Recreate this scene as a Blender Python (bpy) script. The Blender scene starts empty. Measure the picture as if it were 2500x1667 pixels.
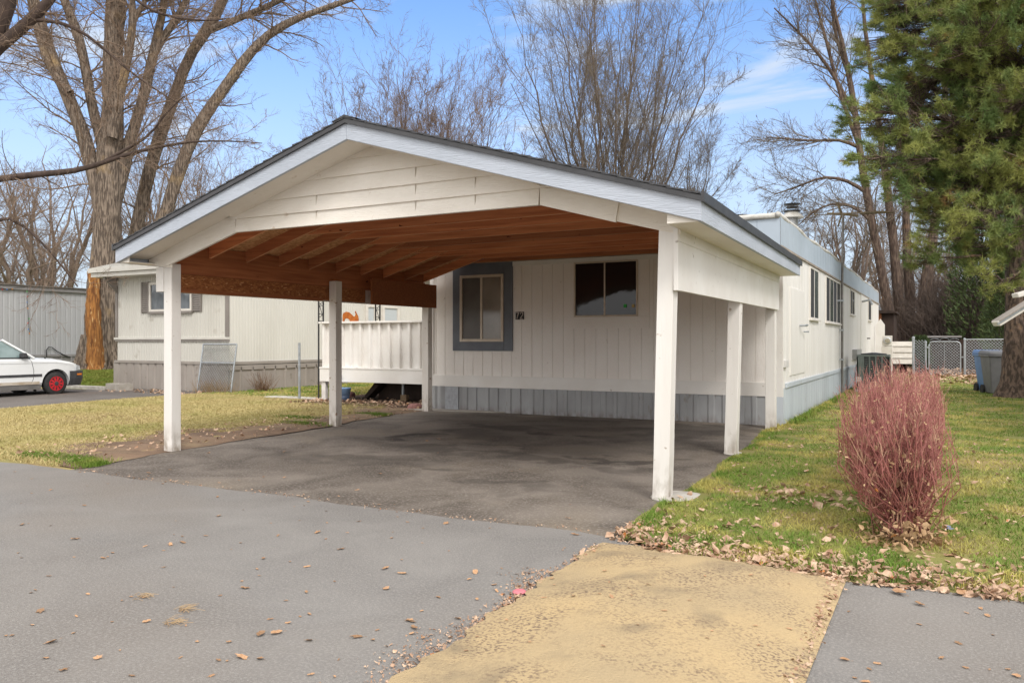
import bpy, bmesh, math, random
import numpy as np
from mathutils import Vector, Matrix

random.seed(7)
RNG = np.random.default_rng(11)
sc = bpy.context.scene
COL = sc.collection

# ------------------------------------------------------------------ survey: turn a photo point into a place
CAMH, FPX, CU, CV = 1.35, 1951.0, 1250.0, 833.5
YAW = math.radians(28.27)
CW, SW = math.cos(YAW), math.sin(YAW)

def ray(u, v):
    a = (u - CU) / FPX
    return np.array([CW * a - SW, SW * a + CW, (CV - v) / FPX])
def atT(u, v, t):
    return np.array([0, 0, CAMH]) + ray(u, v) * t
def atX(u, v, X):
    d = ray(u, v); return np.array([0, 0, CAMH]) + d * (X / d[0])
def atY(u, v, Y):
    d = ray(u, v); return np.array([0, 0, CAMH]) + d * (Y / d[1])
def atZ(u, v, Z=0.0):
    d = ray(u, v); return np.array([0, 0, CAMH]) + d * ((Z - CAMH) / d[2])

def sm(t):
    t = np.clip(t, 0, 1); return t * t * (3 - 2 * t)
def gz(x, y):
    x = np.asarray(x, float); y = np.asarray(y, float)
    return 0.05 * sm((y - 6.5) / 5.5) + 0.27 * sm((y - 13.2) / 4.5) * sm((-20.0 - x) / 2.0)

# ------------------------------------------------------------------ materials
def _n(nt, typ, **kw):
    n = nt.nodes.new(typ)
    for k, v in kw.items():
        setattr(n, k, v)
    return n
def rgba(c):
    return (c[0], c[1], c[2], 1.0)

def M(name, c1, c2=None, scale=4.0, lo=0.35, hi=0.65, detail=6, rough=0.75, spec=0.3, metal=0.0, bump=0.0, bscale=60.0,
      bstretch=None, stretch=(1, 1, 1), rot=(0, 0, 0), c3=None, s3=120.0, lo3=0.6, hi3=0.7, st3=(1, 1, 1), rnd=0.0, trans=0.0,
      c4=None, s4=1.0, lo4=.5, hi4=.7, st4=(1, 1, 1), dist=0.0, coat=0.0, m3=None, splash=None, bdist=None):
    m = bpy.data.materials.new(name); m.use_nodes = True
    nt = m.node_tree; nt.nodes.clear()
    out = _n(nt, 'ShaderNodeOutputMaterial'); b = _n(nt, 'ShaderNodeBsdfPrincipled')
    nt.links.new(b.outputs[0], out.inputs[0])
    b.inputs['Roughness'].default_value = rough
    b.inputs['Specular IOR Level'].default_value = spec
    b.inputs['Metallic'].default_value = metal
    b.inputs['Coat Weight'].default_value = coat
    if trans:
        b.inputs['Transmission Weight'].default_value = trans
    tc = _n(nt, 'ShaderNodeTexCoord')
    def noise(s, st, det=6, dis=0.0):
        mp = _n(nt, 'ShaderNodeMapping'); mp.inputs['Scale'].default_value = st; mp.inputs['Rotation'].default_value = rot
        nt.links.new(tc.outputs['Object'], mp.inputs[0])
        nz = _n(nt, 'ShaderNodeTexNoise'); nz.inputs['Scale'].default_value = s; nz.inputs['Detail'].default_value = det
        nz.inputs['Distortion'].default_value = dis
        nt.links.new(mp.outputs[0], nz.inputs['Vector'])
        return nz.outputs[0]
    def ramp(src, lo_, hi_):
        r = _n(nt, 'ShaderNodeMapRange'); r.inputs[1].default_value = lo_; r.inputs[2].default_value = hi_
        nt.links.new(src, r.inputs[0]); return r.outputs[0]
    def mix(fac, a, bcol):
        x = _n(nt, 'ShaderNodeMix', data_type='RGBA')
        nt.links.new(fac, x.inputs[0])
        for sock, val in ((x.inputs[6], a), (x.inputs[7], bcol)):
            if isinstance(val, tuple): sock.default_value = val
            else: nt.links.new(val, sock)
        return x.outputs[2]
    col = rgba(c1)
    if c2 is not None:
        col = mix(ramp(noise(scale, stretch, detail, dist), lo, hi), rgba(c1), rgba(c2))
    if c4 is not None:
        col = mix(ramp(noise(s4, st4, 5, .3), lo4, hi4), col, rgba(c4))
    if c3 is not None:
        f3 = ramp(noise(s3, st3, 3), lo3, hi3)
        if m3:
            mm = _n(nt, 'ShaderNodeMath', operation='MULTIPLY'); nt.links.new(f3, mm.inputs[0]); nt.links.new(ramp(noise(m3, (1, 1, 1), 4, .6), .38, .62), mm.inputs[1]); f3 = mm.outputs[0]
        col = mix(f3, col, rgba(c3))
    if splash:          # dirt splashed up from the ground: (height, colour)
        sx = _n(nt, 'ShaderNodeSeparateXYZ'); nt.links.new(tc.outputs['Object'], sx.inputs[0])
        hz = _n(nt, 'ShaderNodeMapRange', interpolation_type='SMOOTHSTEP'); hz.inputs[1].default_value = 0; hz.inputs[2].default_value = splash[0]; hz.inputs[3].default_value = .9; hz.inputs[4].default_value = 0
        nt.links.new(sx.outputs[2], hz.inputs[0])
        mm = _n(nt, 'ShaderNodeMath', operation='MULTIPLY'); nt.links.new(hz.outputs[0], mm.inputs[0]); nt.links.new(ramp(noise(13, (1, 1, .5), 5), .36, .66), mm.inputs[1])
        col = mix(mm.outputs[0], col, rgba(splash[1]))
    if rnd:
        oi = _n(nt, 'ShaderNodeObjectInfo')
        hsv = _n(nt, 'ShaderNodeHueSaturation')
        r = _n(nt, 'ShaderNodeMapRange'); r.inputs[3].default_value = 1 - rnd; r.inputs[4].default_value = 1 + rnd
        nt.links.new(oi.outputs['Random'], r.inputs[0]); nt.links.new(r.outputs[0], hsv.inputs['Value'])
        if isinstance(col, tuple): hsv.inputs['Color'].default_value = col
        else: nt.links.new(col, hsv.inputs['Color'])
        col = hsv.outputs[0]
    if isinstance(col, tuple): b.inputs['Base Color'].default_value = col
    else: nt.links.new(col, b.inputs['Base Color'])
    if bump:
        bp = _n(nt, 'ShaderNodeBump'); bp.inputs['Strength'].default_value = min(1, bump); bp.inputs['Distance'].default_value = 0.02 if bump <= 1 else .02 * bump
        nt.links.new(noise(bscale, bstretch or stretch, 6), bp.inputs['Height'])
        nt.links.new(bp.outputs[0], b.inputs['Normal'])
    return m

PAINT = M('white_paint', (.76, .74, .71), (.70, .67, .63), scale=2.2, rough=.55, bump=.12, bscale=90, c3=(.42, .38, .33), s3=14, lo3=.69, hi3=.76)
POSTM = M('post_paint', (.75, .73, .70), (.70, .67, .63), scale=3, rough=.5, bump=.22, bscale=30, stretch=(1, 1, .12), c3=(.36, .29, .22), s3=14, lo3=.70, hi3=.78, splash=(.42, (.30, .25, .20)))
POSTM2 = M('weathered_post_paint', (.77, .735, .69), (.68, .64, .59), scale=4, rough=.6, bump=.25, bscale=30, stretch=(1, 1, .12), c3=(.36, .26, .18), s3=11, lo3=.65, hi3=.73, splash=(.5, (.28, .22, .17)))
FASC = M('pale_fascia_paint', (.47, .51, .58), (.42, .46, .525), scale=2, rough=.5, bump=.5, bscale=16, bstretch=(.5, .6, 9), c3=(.40, .41, .44), s3=30, lo3=.70, hi3=.78)
SIDING = M('cream_siding', (.80, .755, .69), (.74, .69, .615), scale=2, rough=.55, bump=.45, bscale=14, bstretch=(.6, 1, 8), c3=(.52, .42, .31), s3=6, lo3=.67, hi3=.76)
WALLP = M('wall_panel_paint', (.81, .775, .735), (.77, .725, .68), scale=1.5, rough=.6, bump=.4, bscale=22, bstretch=(3, 3, .5), c3=(.5, .45, .4), s3=9, lo3=.7, hi3=.78)
WALLR = M('side_wall_paint', (.78, .76, .73), (.70, .675, .64), scale=.9, stretch=(1, 2, .35), rough=.5, bump=.1, bscale=30, c3=(.52, .48, .43), s3=3, st3=(1, 5, .3), lo3=.66, hi3=.8)
SHEET = M('shingle_grey', (.055, .056, .062), (.09, .09, .095), scale=30, rough=.9, bump=.5, bscale=90)
DRIP = M('drip_edge_dark', (.03, .031, .035), (.05, .05, .055), scale=6, rough=.45, spec=.5)
LUMX = M('lumber_across', (.62, .255, .112), (.39, .135, .056), scale=3, stretch=(.35, 9, 9), lo=.3, hi=.7, rough=.7, bump=.25, bscale=6, bstretch=(.6, 14, 14), c3=(.05, .015, .008), s3=7, st3=(1, 2, 2), lo3=.70, hi3=.74, rnd=.34)
LUMLIT = M('lumber_lit_underside', (.74, .40, .22), (.55, .25, .12), scale=3, stretch=(1.2, 3, 3), rough=.7, rnd=.25)  # lighter wood tone standing in for bounced light on board undersides
LUMY = M('lumber_along', (.48, .185, .078), (.30, .10, .04), scale=3, stretch=(9, .35, 9), lo=.3, hi=.7, rough=.7, bump=.25, bscale=6, bstretch=(14, .6, 14), c3=(.05, .015, .008), s3=5, st3=(2, 1, 2), lo3=.72, hi3=.76, rnd=.12)
OSB = M('strand_board', (.43, .175, .064), (.26, .092, .033), scale=26, stretch=(1, .45, 1.4), lo=.42, hi=.58, detail=2, rot=(.4, .3, .6), rough=.75, bump=.2, bscale=40, c3=(.68, .38, .17), s3=34, st3=(1, .35, 1.2), lo3=.63, hi3=.68, dist=1.5)
OSBD = M('strand_board_plain', (.30, .105, .04), (.225, .074, .028), scale=30, detail=3, rough=.75, bump=.2, bscale=60, c3=(.29, .11, .045), s3=60, lo3=.6, hi3=.7)
ROOFU = M('roof_sheathing', (.70, .42, .21), (.48, .23, .10), scale=22, stretch=(1, .5, 1), lo=.4, hi=.6, detail=2, rot=(0, 0, .5), rough=.8, c3=(.56, .30, .13), s3=30, st3=(.4, 1, 1), lo3=.6, hi3=.68, dist=1.2)
SLATE = M('slate_trim', (.15, .165, .19), (.12, .13, .155), scale=3, rough=.55, bump=.2, bscale=25, bstretch=(8, 8, 1))
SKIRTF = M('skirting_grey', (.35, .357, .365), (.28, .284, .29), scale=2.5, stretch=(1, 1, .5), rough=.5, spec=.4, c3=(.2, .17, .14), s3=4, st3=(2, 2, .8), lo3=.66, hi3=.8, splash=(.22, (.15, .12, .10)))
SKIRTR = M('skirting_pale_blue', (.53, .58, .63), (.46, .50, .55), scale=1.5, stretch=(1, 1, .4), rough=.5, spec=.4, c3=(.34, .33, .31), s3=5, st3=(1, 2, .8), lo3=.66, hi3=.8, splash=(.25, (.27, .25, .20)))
BAND = M('roof_band_blue', (.42, .485, .56), (.36, .42, .485), scale=.6, stretch=(1, 1.2, 3), rough=.42, spec=.45, c3=(.32, .35, .38), s3=2.5, st3=(1, 5, .4), lo3=.62, hi3=.8)
CAPW = M('roof_coating_white', (.56, .55, .52), (.38, .36, .31), scale=6, rough=.7, bump=.7, bscale=12, lo=.4, hi=.75)
FRAMEW = M('window_frame_white', (.70, .67, .62), (.62, .58, .53), scale=6, rough=.45)
FRAMEC = M('window_frame_cream', (.62, .54, .45), (.55, .47, .38), scale=6, rough=.45)
def glass(name, c, rough=.04, spec=.7):
    return M(name, c, rough=rough, spec=spec)
GLASSD = M('dark_glass', (.02, .016, .016), rough=.03, spec=.42, bump=.10, bscale=1.6)
GLASSF = M('frosted_pane', (.30, .275, .24), (.20, .175, .15), scale=1.6, stretch=(1, 1, 1), rough=.12, spec=.6)
GLASSF2 = M('screened_pane', (.14, .13, .12), (.11, .10, .095), scale=3, rough=.35, spec=.3)
GLASSB = M('sky_glass', (.15, .17, .19), (.07, .08, .09), scale=5, stretch=(1, 1, .4), rough=.05, spec=.9, bump=.3, bscale=2.5)
BLACKM = M('black_iron', (.018, .018, .02), (.035, .033, .033), scale=10, rough=.5)
GALV = M('galvanised_steel', (.42, .45, .48), (.32, .34, .36), scale=12, rough=.38, metal=.55, spec=.5)
CONC = M('concrete', (.42, .39, .35), (.33, .30, .26), scale=5, rough=.9, bump=.35, bscale=50)
CONCW = M('pale_concrete', (.52, .50, .46), (.40, .37, .33), scale=7, rough=.9, bump=.4, bscale=40)
TANW = M('ribbed_tan_siding', (.57, .555, .51), (.51, .495, .45), scale=1.2, stretch=(1, 1, .4), rough=.5, spec=.4, c3=(.42, .39, .34), s3=3, lo3=.66, hi3=.78)
TAUPE = M('taupe_trim', (.25, .225, .205), (.205, .185, .17), scale=3, rough=.6)
TAUPEL = M('taupe_skirting', (.34, .305, .275), (.275, .245, .22), scale=2, stretch=(1, 1, .5), rough=.6, c3=(.2, .17, .14), s3=5, lo3=.64, hi3=.78)
TANTRIM = M('pale_trim', (.60, .585, .54), (.54, .52, .475), scale=3, rough=.5)
GREYW = M('ribbed_grey_siding', (.44, .445, .46), (.39, .395, .41), scale=.8, stretch=(1, 1, .4), rough=.5)
GREYT = M('grey_trim', (.29, .28, .28), (.22, .21, .21), scale=3, rough=.6)
CARW = M('car_white', (.74, .755, .76), rough=.22, spec=.5, coat=.4, c2=(.72, .735, .74), scale=2)
CARD = M('car_dark_trim', (.045, .046, .05), (.06, .06, .064), scale=8, rough=.5)
RUBBER = M('tyre_rubber', (.025, .025, .026), (.04, .039, .038), scale=14, rough=.8)
REDM = M('red_wheel_paint', (.55, .02, .03), (.42, .015, .022), scale=9, rough=.35, spec=.5)
CARGL = M('car_glass', (.20, .27, .27), (.15, .21, .21), scale=3, rough=.05, spec=.8)
AMBER = M('amber_lens', (.75, .22, .02), rough=.25, spec=.6)
LENS = M('lamp_lens', (.55, .57, .58), (.4, .42, .44), scale=18, rough=.12, spec=.8)
RUSTDIRT = M('rocker_grime', (.38, .31, .23), (.52, .47, .40), scale=4, stretch=(.5, 1, 3), rough=.6)
ORANGE = M('rusty_orange', (.46, .14, .015), (.30, .07, .01), scale=12, rough=.6, c3=(.12, .04, .02), s3=25, lo3=.62, hi3=.7)
BLUEPL = M('blue_plastic', (.10, .22, .48), (.08, .18, .40), scale=5, rough=.4, spec=.45)
BLUEPL2 = M('bucket_pale_blue', (.22, .36, .60), (.18, .31, .52), scale=5, rough=.4)
GREYPL = M('grey_plastic', (.17, .17, .175), (.14, .14, .145), scale=5, rough=.5)
ACG = M('condenser_green_grey', (.20, .23, .215), (.16, .185, .17), scale=5, rough=.5)
PINKR = M('pink_stone', (.34, .17, .15), (.24, .12, .11), scale=14, rough=.9, bump=.5, bscale=20)
DARKW = M('dark_stained_wood', (.05, .032, .024), (.03, .02, .016), scale=6, stretch=(1, 1, .3), rough=.8)
REDW = M('red_cedar_wood', (.28, .12, .05), (.20, .08, .035), scale=5, stretch=(1, 1, .2), rough=.75)
BARK1 = M('cottonwood_bark', (.26, .205, .16), (.095, .073, .058), scale=9, stretch=(2.6, 2.6, .30), lo=.42, hi=.56, rough=.95, bump=4, bscale=9, c3=(.34, .24, .13), s3=1.2, lo3=.6, hi3=.75)
BARK2 = M('bare_branch_bark', (.155, .122, .10), (.095, .073, .06), scale=6, stretch=(1, 1, .4), rough=.95, bump=.6, bscale=20)
BARK3 = M('dark_limb_bark', (.085, .06, .05), (.05, .036, .03), scale=8, stretch=(1, 1, .4), rough=.95, bump=.6, bscale=20)
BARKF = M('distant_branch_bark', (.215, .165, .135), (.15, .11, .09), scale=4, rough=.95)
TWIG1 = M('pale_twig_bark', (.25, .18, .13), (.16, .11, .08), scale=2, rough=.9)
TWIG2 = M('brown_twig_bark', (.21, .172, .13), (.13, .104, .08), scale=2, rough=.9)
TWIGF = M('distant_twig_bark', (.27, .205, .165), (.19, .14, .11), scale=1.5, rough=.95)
SCAR = M('torn_heartwood', (.38, .17, .05), (.14, .055, .02), scale=9, stretch=(2.5, 2.5, .18), lo=.35, hi=.62, rough=.9, bump=1.5, bscale=9, c3=(.52, .32, .14), s3=7, st3=(2, 2, .3), lo3=.6, hi3=.68)
CUTW = M('sawn_wood', (.60, .49, .36), (.48, .34, .2), scale=9, rough=.85)
PBARK = M('pine_bark', (.19, .135, .105), (.075, .055, .045), scale=11, stretch=(1.6, 1.6, .6), lo=.42, hi=.56, rough=.95, bump=4, bscale=11, c3=(.24, .15, .09), s3=3, lo3=.62, hi3=.72)
NEEDLE = M('pine_needles', (.30, .315, .085), (.12, .18, .055), scale=1.1, lo=.38, hi=.62, detail=3, rough=.55, spec=.25, c3=(.27, .15, .06), s3=1.7, lo3=.62, hi3=.72)
NEEDLEB = M('browned_needles', (.16, .09, .04), (.10, .06, .03), scale=3, rough=.8)
EVERG = M('arborvitae_leaf', (.075, .11, .035), (.04, .063, .022), scale=4, rough=.7, c3=(.10, .11, .03), s3=9, lo3=.58, hi3=.7)
SHRUBD = M('dark_bare_shrub', (.125, .095, .078), (.072, .055, .048), scale=2, rough=.95)
HEDGER = M('dogwood_red_stem', (.42, .165, .145), (.27, .10, .09), scale=7, lo=.35, hi=.65, rough=.5, spec=.35, c3=(.50, .31, .21), s3=11, lo3=.54, hi3=.64)
HEDGEB = M('dogwood_old_wood', (.20, .115, .07), (.13, .075, .05), scale=8, rough=.85)
HLEAF = M('dried_tan_leaf', (.50, .345, .20), (.36, .22, .12), scale=14, rough=.8, c3=(.46, .17, .05), s3=7, lo3=.66, hi3=.72)
LEAFA = M('fallen_leaf_tan', (.42, .265, .155), (.30, .165, .085), scale=9, rough=.75, rnd=.3)
LEAFS = M('leaf_litter_brown', (.58, .42, .30), (.30, .175, .11), scale=16, lo=.36, hi=.64, rough=.8, c3=(.44, .16, .045), s3=15, lo3=.66, hi3=.7)
PINKL = M('pink_plastic', (.55, .17, .20), rough=.5)

STREET = M('street_asphalt', (.242, .229, .216), (.178, .168, .160), scale=1.3, lo=.30, hi=.70, rough=.92, bump=.6, bscale=160, c3=(.29, .273, .253), s3=75, lo3=.46, hi3=.74, c4=(.205, .178, .153), s4=.35, lo4=.48, hi4=.75, dist=.8)
YELLOW = M('worn_yellow_paint', (.475, .35, .19), (.375, .29, .175), scale=1.1, rough=.88, bump=.7, bscale=90, c3=(.19, .135, .09), s3=62, st3=(1, 1, .3), lo3=.49, hi3=.62, m3=1.7, c4=(.235, .185, .12), s4=2.6, lo4=.54, hi4=.74)

def ground_mat(name, cols, sc1, sc2, rough=.95, bump=.6, bs=60):
    return M(name, cols[0], cols[1], scale=sc1, lo=.40, hi=.60, c4=cols[2], s4=sc2, lo4=.50, hi4=.66, c3=cols[3], s3=70, lo3=.62, hi3=.7, rough=rough, bump=bump, bscale=bs)
LAWNR = ground_mat('lawn_soil_right', ((.15, .175, .045), (.24, .22, .07), (.28, .21, .10), (.32, .22, .12)), 1.1, .8)
LAWNL = ground_mat('lawn_soil_left', ((.33, .26, .11), (.25, .22, .08), (.25, .17, .095), (.36, .28, .15)), .9, .5)
DIRT = ground_mat('bare_dirt', ((.22, .145, .095), (.145, .095, .065), (.27, .195, .12), (.32, .23, .14)), 2.2, 1.1)
GROUND = ground_mat('far_ground', ((.16, .11, .065), (.11, .11, .04), (.13, .085, .05), (.24, .16, .1)), .5, .2)
LEAFGR = ground_mat('leafy_ground', ((.27, .155, .085), (.16, .09, .05), (.33, .20, .12), (.38, .26, .16)), 5, 1)

def drive_mat():
    m = M('driveway_asphalt', (.235, .203, .173), (.115, .096, .080), scale=1.2, lo=.34, hi=.62, rough=.88, bump=.7, bscale=110, c3=(.30, .265, .23), s3=46, lo3=.50, hi3=.76, c4=(.235, .195, .15), s4=.7, lo4=.52, hi4=.70, dist=.8)
    nt = m.node_tree
    b = next(n for n in nt.nodes if n.type == 'BSDF_PRINCIPLED')
    src = b.inputs['Base Color'].links[0].from_socket
    tc = next(n for n in nt.nodes if n.type == 'TEX_COORD')
    nz = _n(nt, 'ShaderNodeTexNoise'); nz.inputs['Scale'].default_value = 1.7; nz.inputs['Detail'].default_value = 6
    nt.links.new(tc.outputs['Object'], nz.inputs['Vector'])
    sub = _n(nt, 'ShaderNodeVectorMath', operation='SUBTRACT'); sub.inputs[1].default_value = (.5, .5, .5)
    nt.links.new(nz.outputs[1], sub.inputs[0])
    scl = _n(nt, 'ShaderNodeVectorMath', operation='SCALE'); scl.inputs['Scale'].default_value = 1.9
    nt.links.new(sub.outputs[0], scl.inputs[0])
    add = _n(nt, 'ShaderNodeVectorMath', operation='ADD')
    nt.links.new(tc.outputs['Object'], add.inputs[0]); nt.links.new(scl.outputs[0], add.inputs[1])
    total = None
    # oil stains: place, half size, strength
    for (x, y, rx, ry, k) in ((-6.55, 9.0, .28, .38, .75), (-6.1, 9.7, .5, .7, .6), (-5.2, 9.6, 1.0, .45, .55), (-3.3, 11.2, 1.1, .7, .75), (-4.0, 9.1, 1.3, .5, .4),
                              (-4.6, 7.2, .25, .2, .5), (-2.9, 9.6, .6, .3, .5), (-4.1, 8.2, .8, .22, .5), (-5.4, 11.5, 2.4, 1.2, .45), (-5.6, 8.2, .7, .25, .5), (-2.7, 7.9, .5, .3, .45), (-3.4, 10.3, 1.6, .6, .6), (-5.9, 10.6, 1.0, .25, .7), (-4.6, 10.4, .5, .2, .8), (-3.1, 8.6, .5, .16, .7), (-5.0, 8.8, .9, .14, .6), (-6.0, 7.3, 1.3, .3, .35), (-3.6, 6.6, .7, .2, .4), (-4.4, 10.2, 2.4, 1.9, .42), (-3.0, 11.9, 1.2, .5, .6)):
        d = _n(nt, 'ShaderNodeVectorMath', operation='SUBTRACT'); d.inputs[1].default_value = (x, y, 0)
        nt.links.new(add.outputs[0], d.inputs[0])
        mu = _n(nt, 'ShaderNodeVectorMath', operation='MULTIPLY'); mu.inputs[1].default_value = (1 / rx, 1 / ry, 0)
        nt.links.new(d.outputs[0], mu.inputs[0])
        le = _n(nt, 'ShaderNodeVectorMath', operation='LENGTH'); nt.links.new(mu.outputs[0], le.inputs[0])
        mr = _n(nt, 'ShaderNodeMapRange', interpolation_type='SMOOTHSTEP'); mr.inputs[1].default_value = .45; mr.inputs[2].default_value = 1.35
        mr.inputs[3].default_value = k; mr.inputs[4].default_value = 0
        nt.links.new(le.outputs['Value'], mr.inputs[0])
        if total is None: total = mr.outputs[0]
        else:
            mx = _n(nt, 'ShaderNodeMath', operation='MAXIMUM'); nt.links.new(total, mx.inputs[0]); nt.links.new(mr.outputs[0], mx.inputs[1]); total = mx.outputs[0]
    x = _n(nt, 'ShaderNodeMix', data_type='RGBA'); nt.links.new(total, x.inputs[0]); nt.links.new(src, x.inputs[6]); x.inputs[7].default_value = (.035, .029, .026, 1)
    nt.links.new(x.outputs[2], b.inputs['Base Color'])
    return m
DRIVE = drive_mat()
DRIVE2 = M('old_drive_asphalt', (.15, .135, .125), (.12, .105, .095), scale=.9, rough=.9, bump=.4, bscale=130, c3=(.23, .20, .17), s3=120, lo3=.63, hi3=.74, c4=(.19, .13, .10), s4=.6, lo4=.55, hi4=.75)

def grass_mat(name, g1, g2, y1, sc_, lo_, hi_):
    m = M(name, g1, g2, scale=9, lo=.35, hi=.65, c4=y1, s4=sc_, lo4=lo_, hi4=hi_, rough=.7, spec=.2)
    return m
GRASSR = grass_mat('grass_blade_green', (.165, .26, .04), (.11, .185, .03), (.43, .38, .11), 1.6, .46, .60)
GRASSL = grass_mat('grass_blade_dry', (.50, .415, .20), (.40, .33, .145), (.27, .275, .08), .8, .5, .74)
GRASSV = grass_mat('grass_blade_vivid', (.135, .22, .03), (.10, .175, .025), (.26, .26, .06), 2, .5, .75)
WEEDM = M('dead_weed', (.24, .14, .08), (.13, .075, .045), scale=9, rough=.9)

# ------------------------------------------------------------------ object helpers
ORG = {}
def tag(o, label=None, cat=None, group=None, kind=None):
    if label: o['label'] = label
    if cat: o['category'] = cat
    if group: o['group'] = group
    if kind: o['kind'] = kind
    return o
def thing(name, label, cat, loc, group=None):
    o = bpy.data.objects.new(name, None); COL.objects.link(o)
    o.empty_display_size = .2
    o.location = loc; ORG[o.name] = np.array(loc, float)
    return tag(o, label, cat, group)
def link(name, me, parent):
    o = bpy.data.objects.new(name, me); COL.objects.link(o)
    if parent is not None:
        o.parent = parent; ORG[o.name] = ORG[parent.name]
    return o
def fast(name, V, Q=None, T=None, mat=None, parent=None, smooth=False, loc=None):
    """one mesh from arrays of world vertices, quads and triangles"""
    V = np.asarray(V, float).reshape(-1, 3)
    off = ORG[parent.name] if parent is not None else (np.array(loc, float) if loc is not None else np.zeros(3))
    me = bpy.data.meshes.new(name)
    V = (V - off).astype(np.float32)
    nq = 0 if Q is None else len(Q); ntr = 0 if T is None else len(T)
    loops = []
    if nq: loops.append(np.asarray(Q, np.int32).ravel())
    if ntr: loops.append(np.asarray(T, np.int32).ravel())
    loops = np.concatenate(loops)
    me.vertices.add(len(V)); me.vertices.foreach_set('co', V.ravel())
    me.loops.add(len(loops)); me.loops.foreach_set('vertex_index', loops)
    me.polygons.add(nq + ntr)
    st = np.concatenate([np.arange(nq) * 4, nq * 4 + np.arange(ntr) * 3]).astype(np.int32)
    me.polygons.foreach_set('loop_start', st)
    me.update(calc_edges=True)
    if smooth: me.polygons.foreach_set('use_smooth', np.ones(nq + ntr, bool))
    me.validate()
    if mat: me.materials.append(mat)
    o = link(name, me, parent)
    if parent is None and loc is not None:
        o.location = loc
    if parent is None: ORG[o.name] = off
    return o

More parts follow.
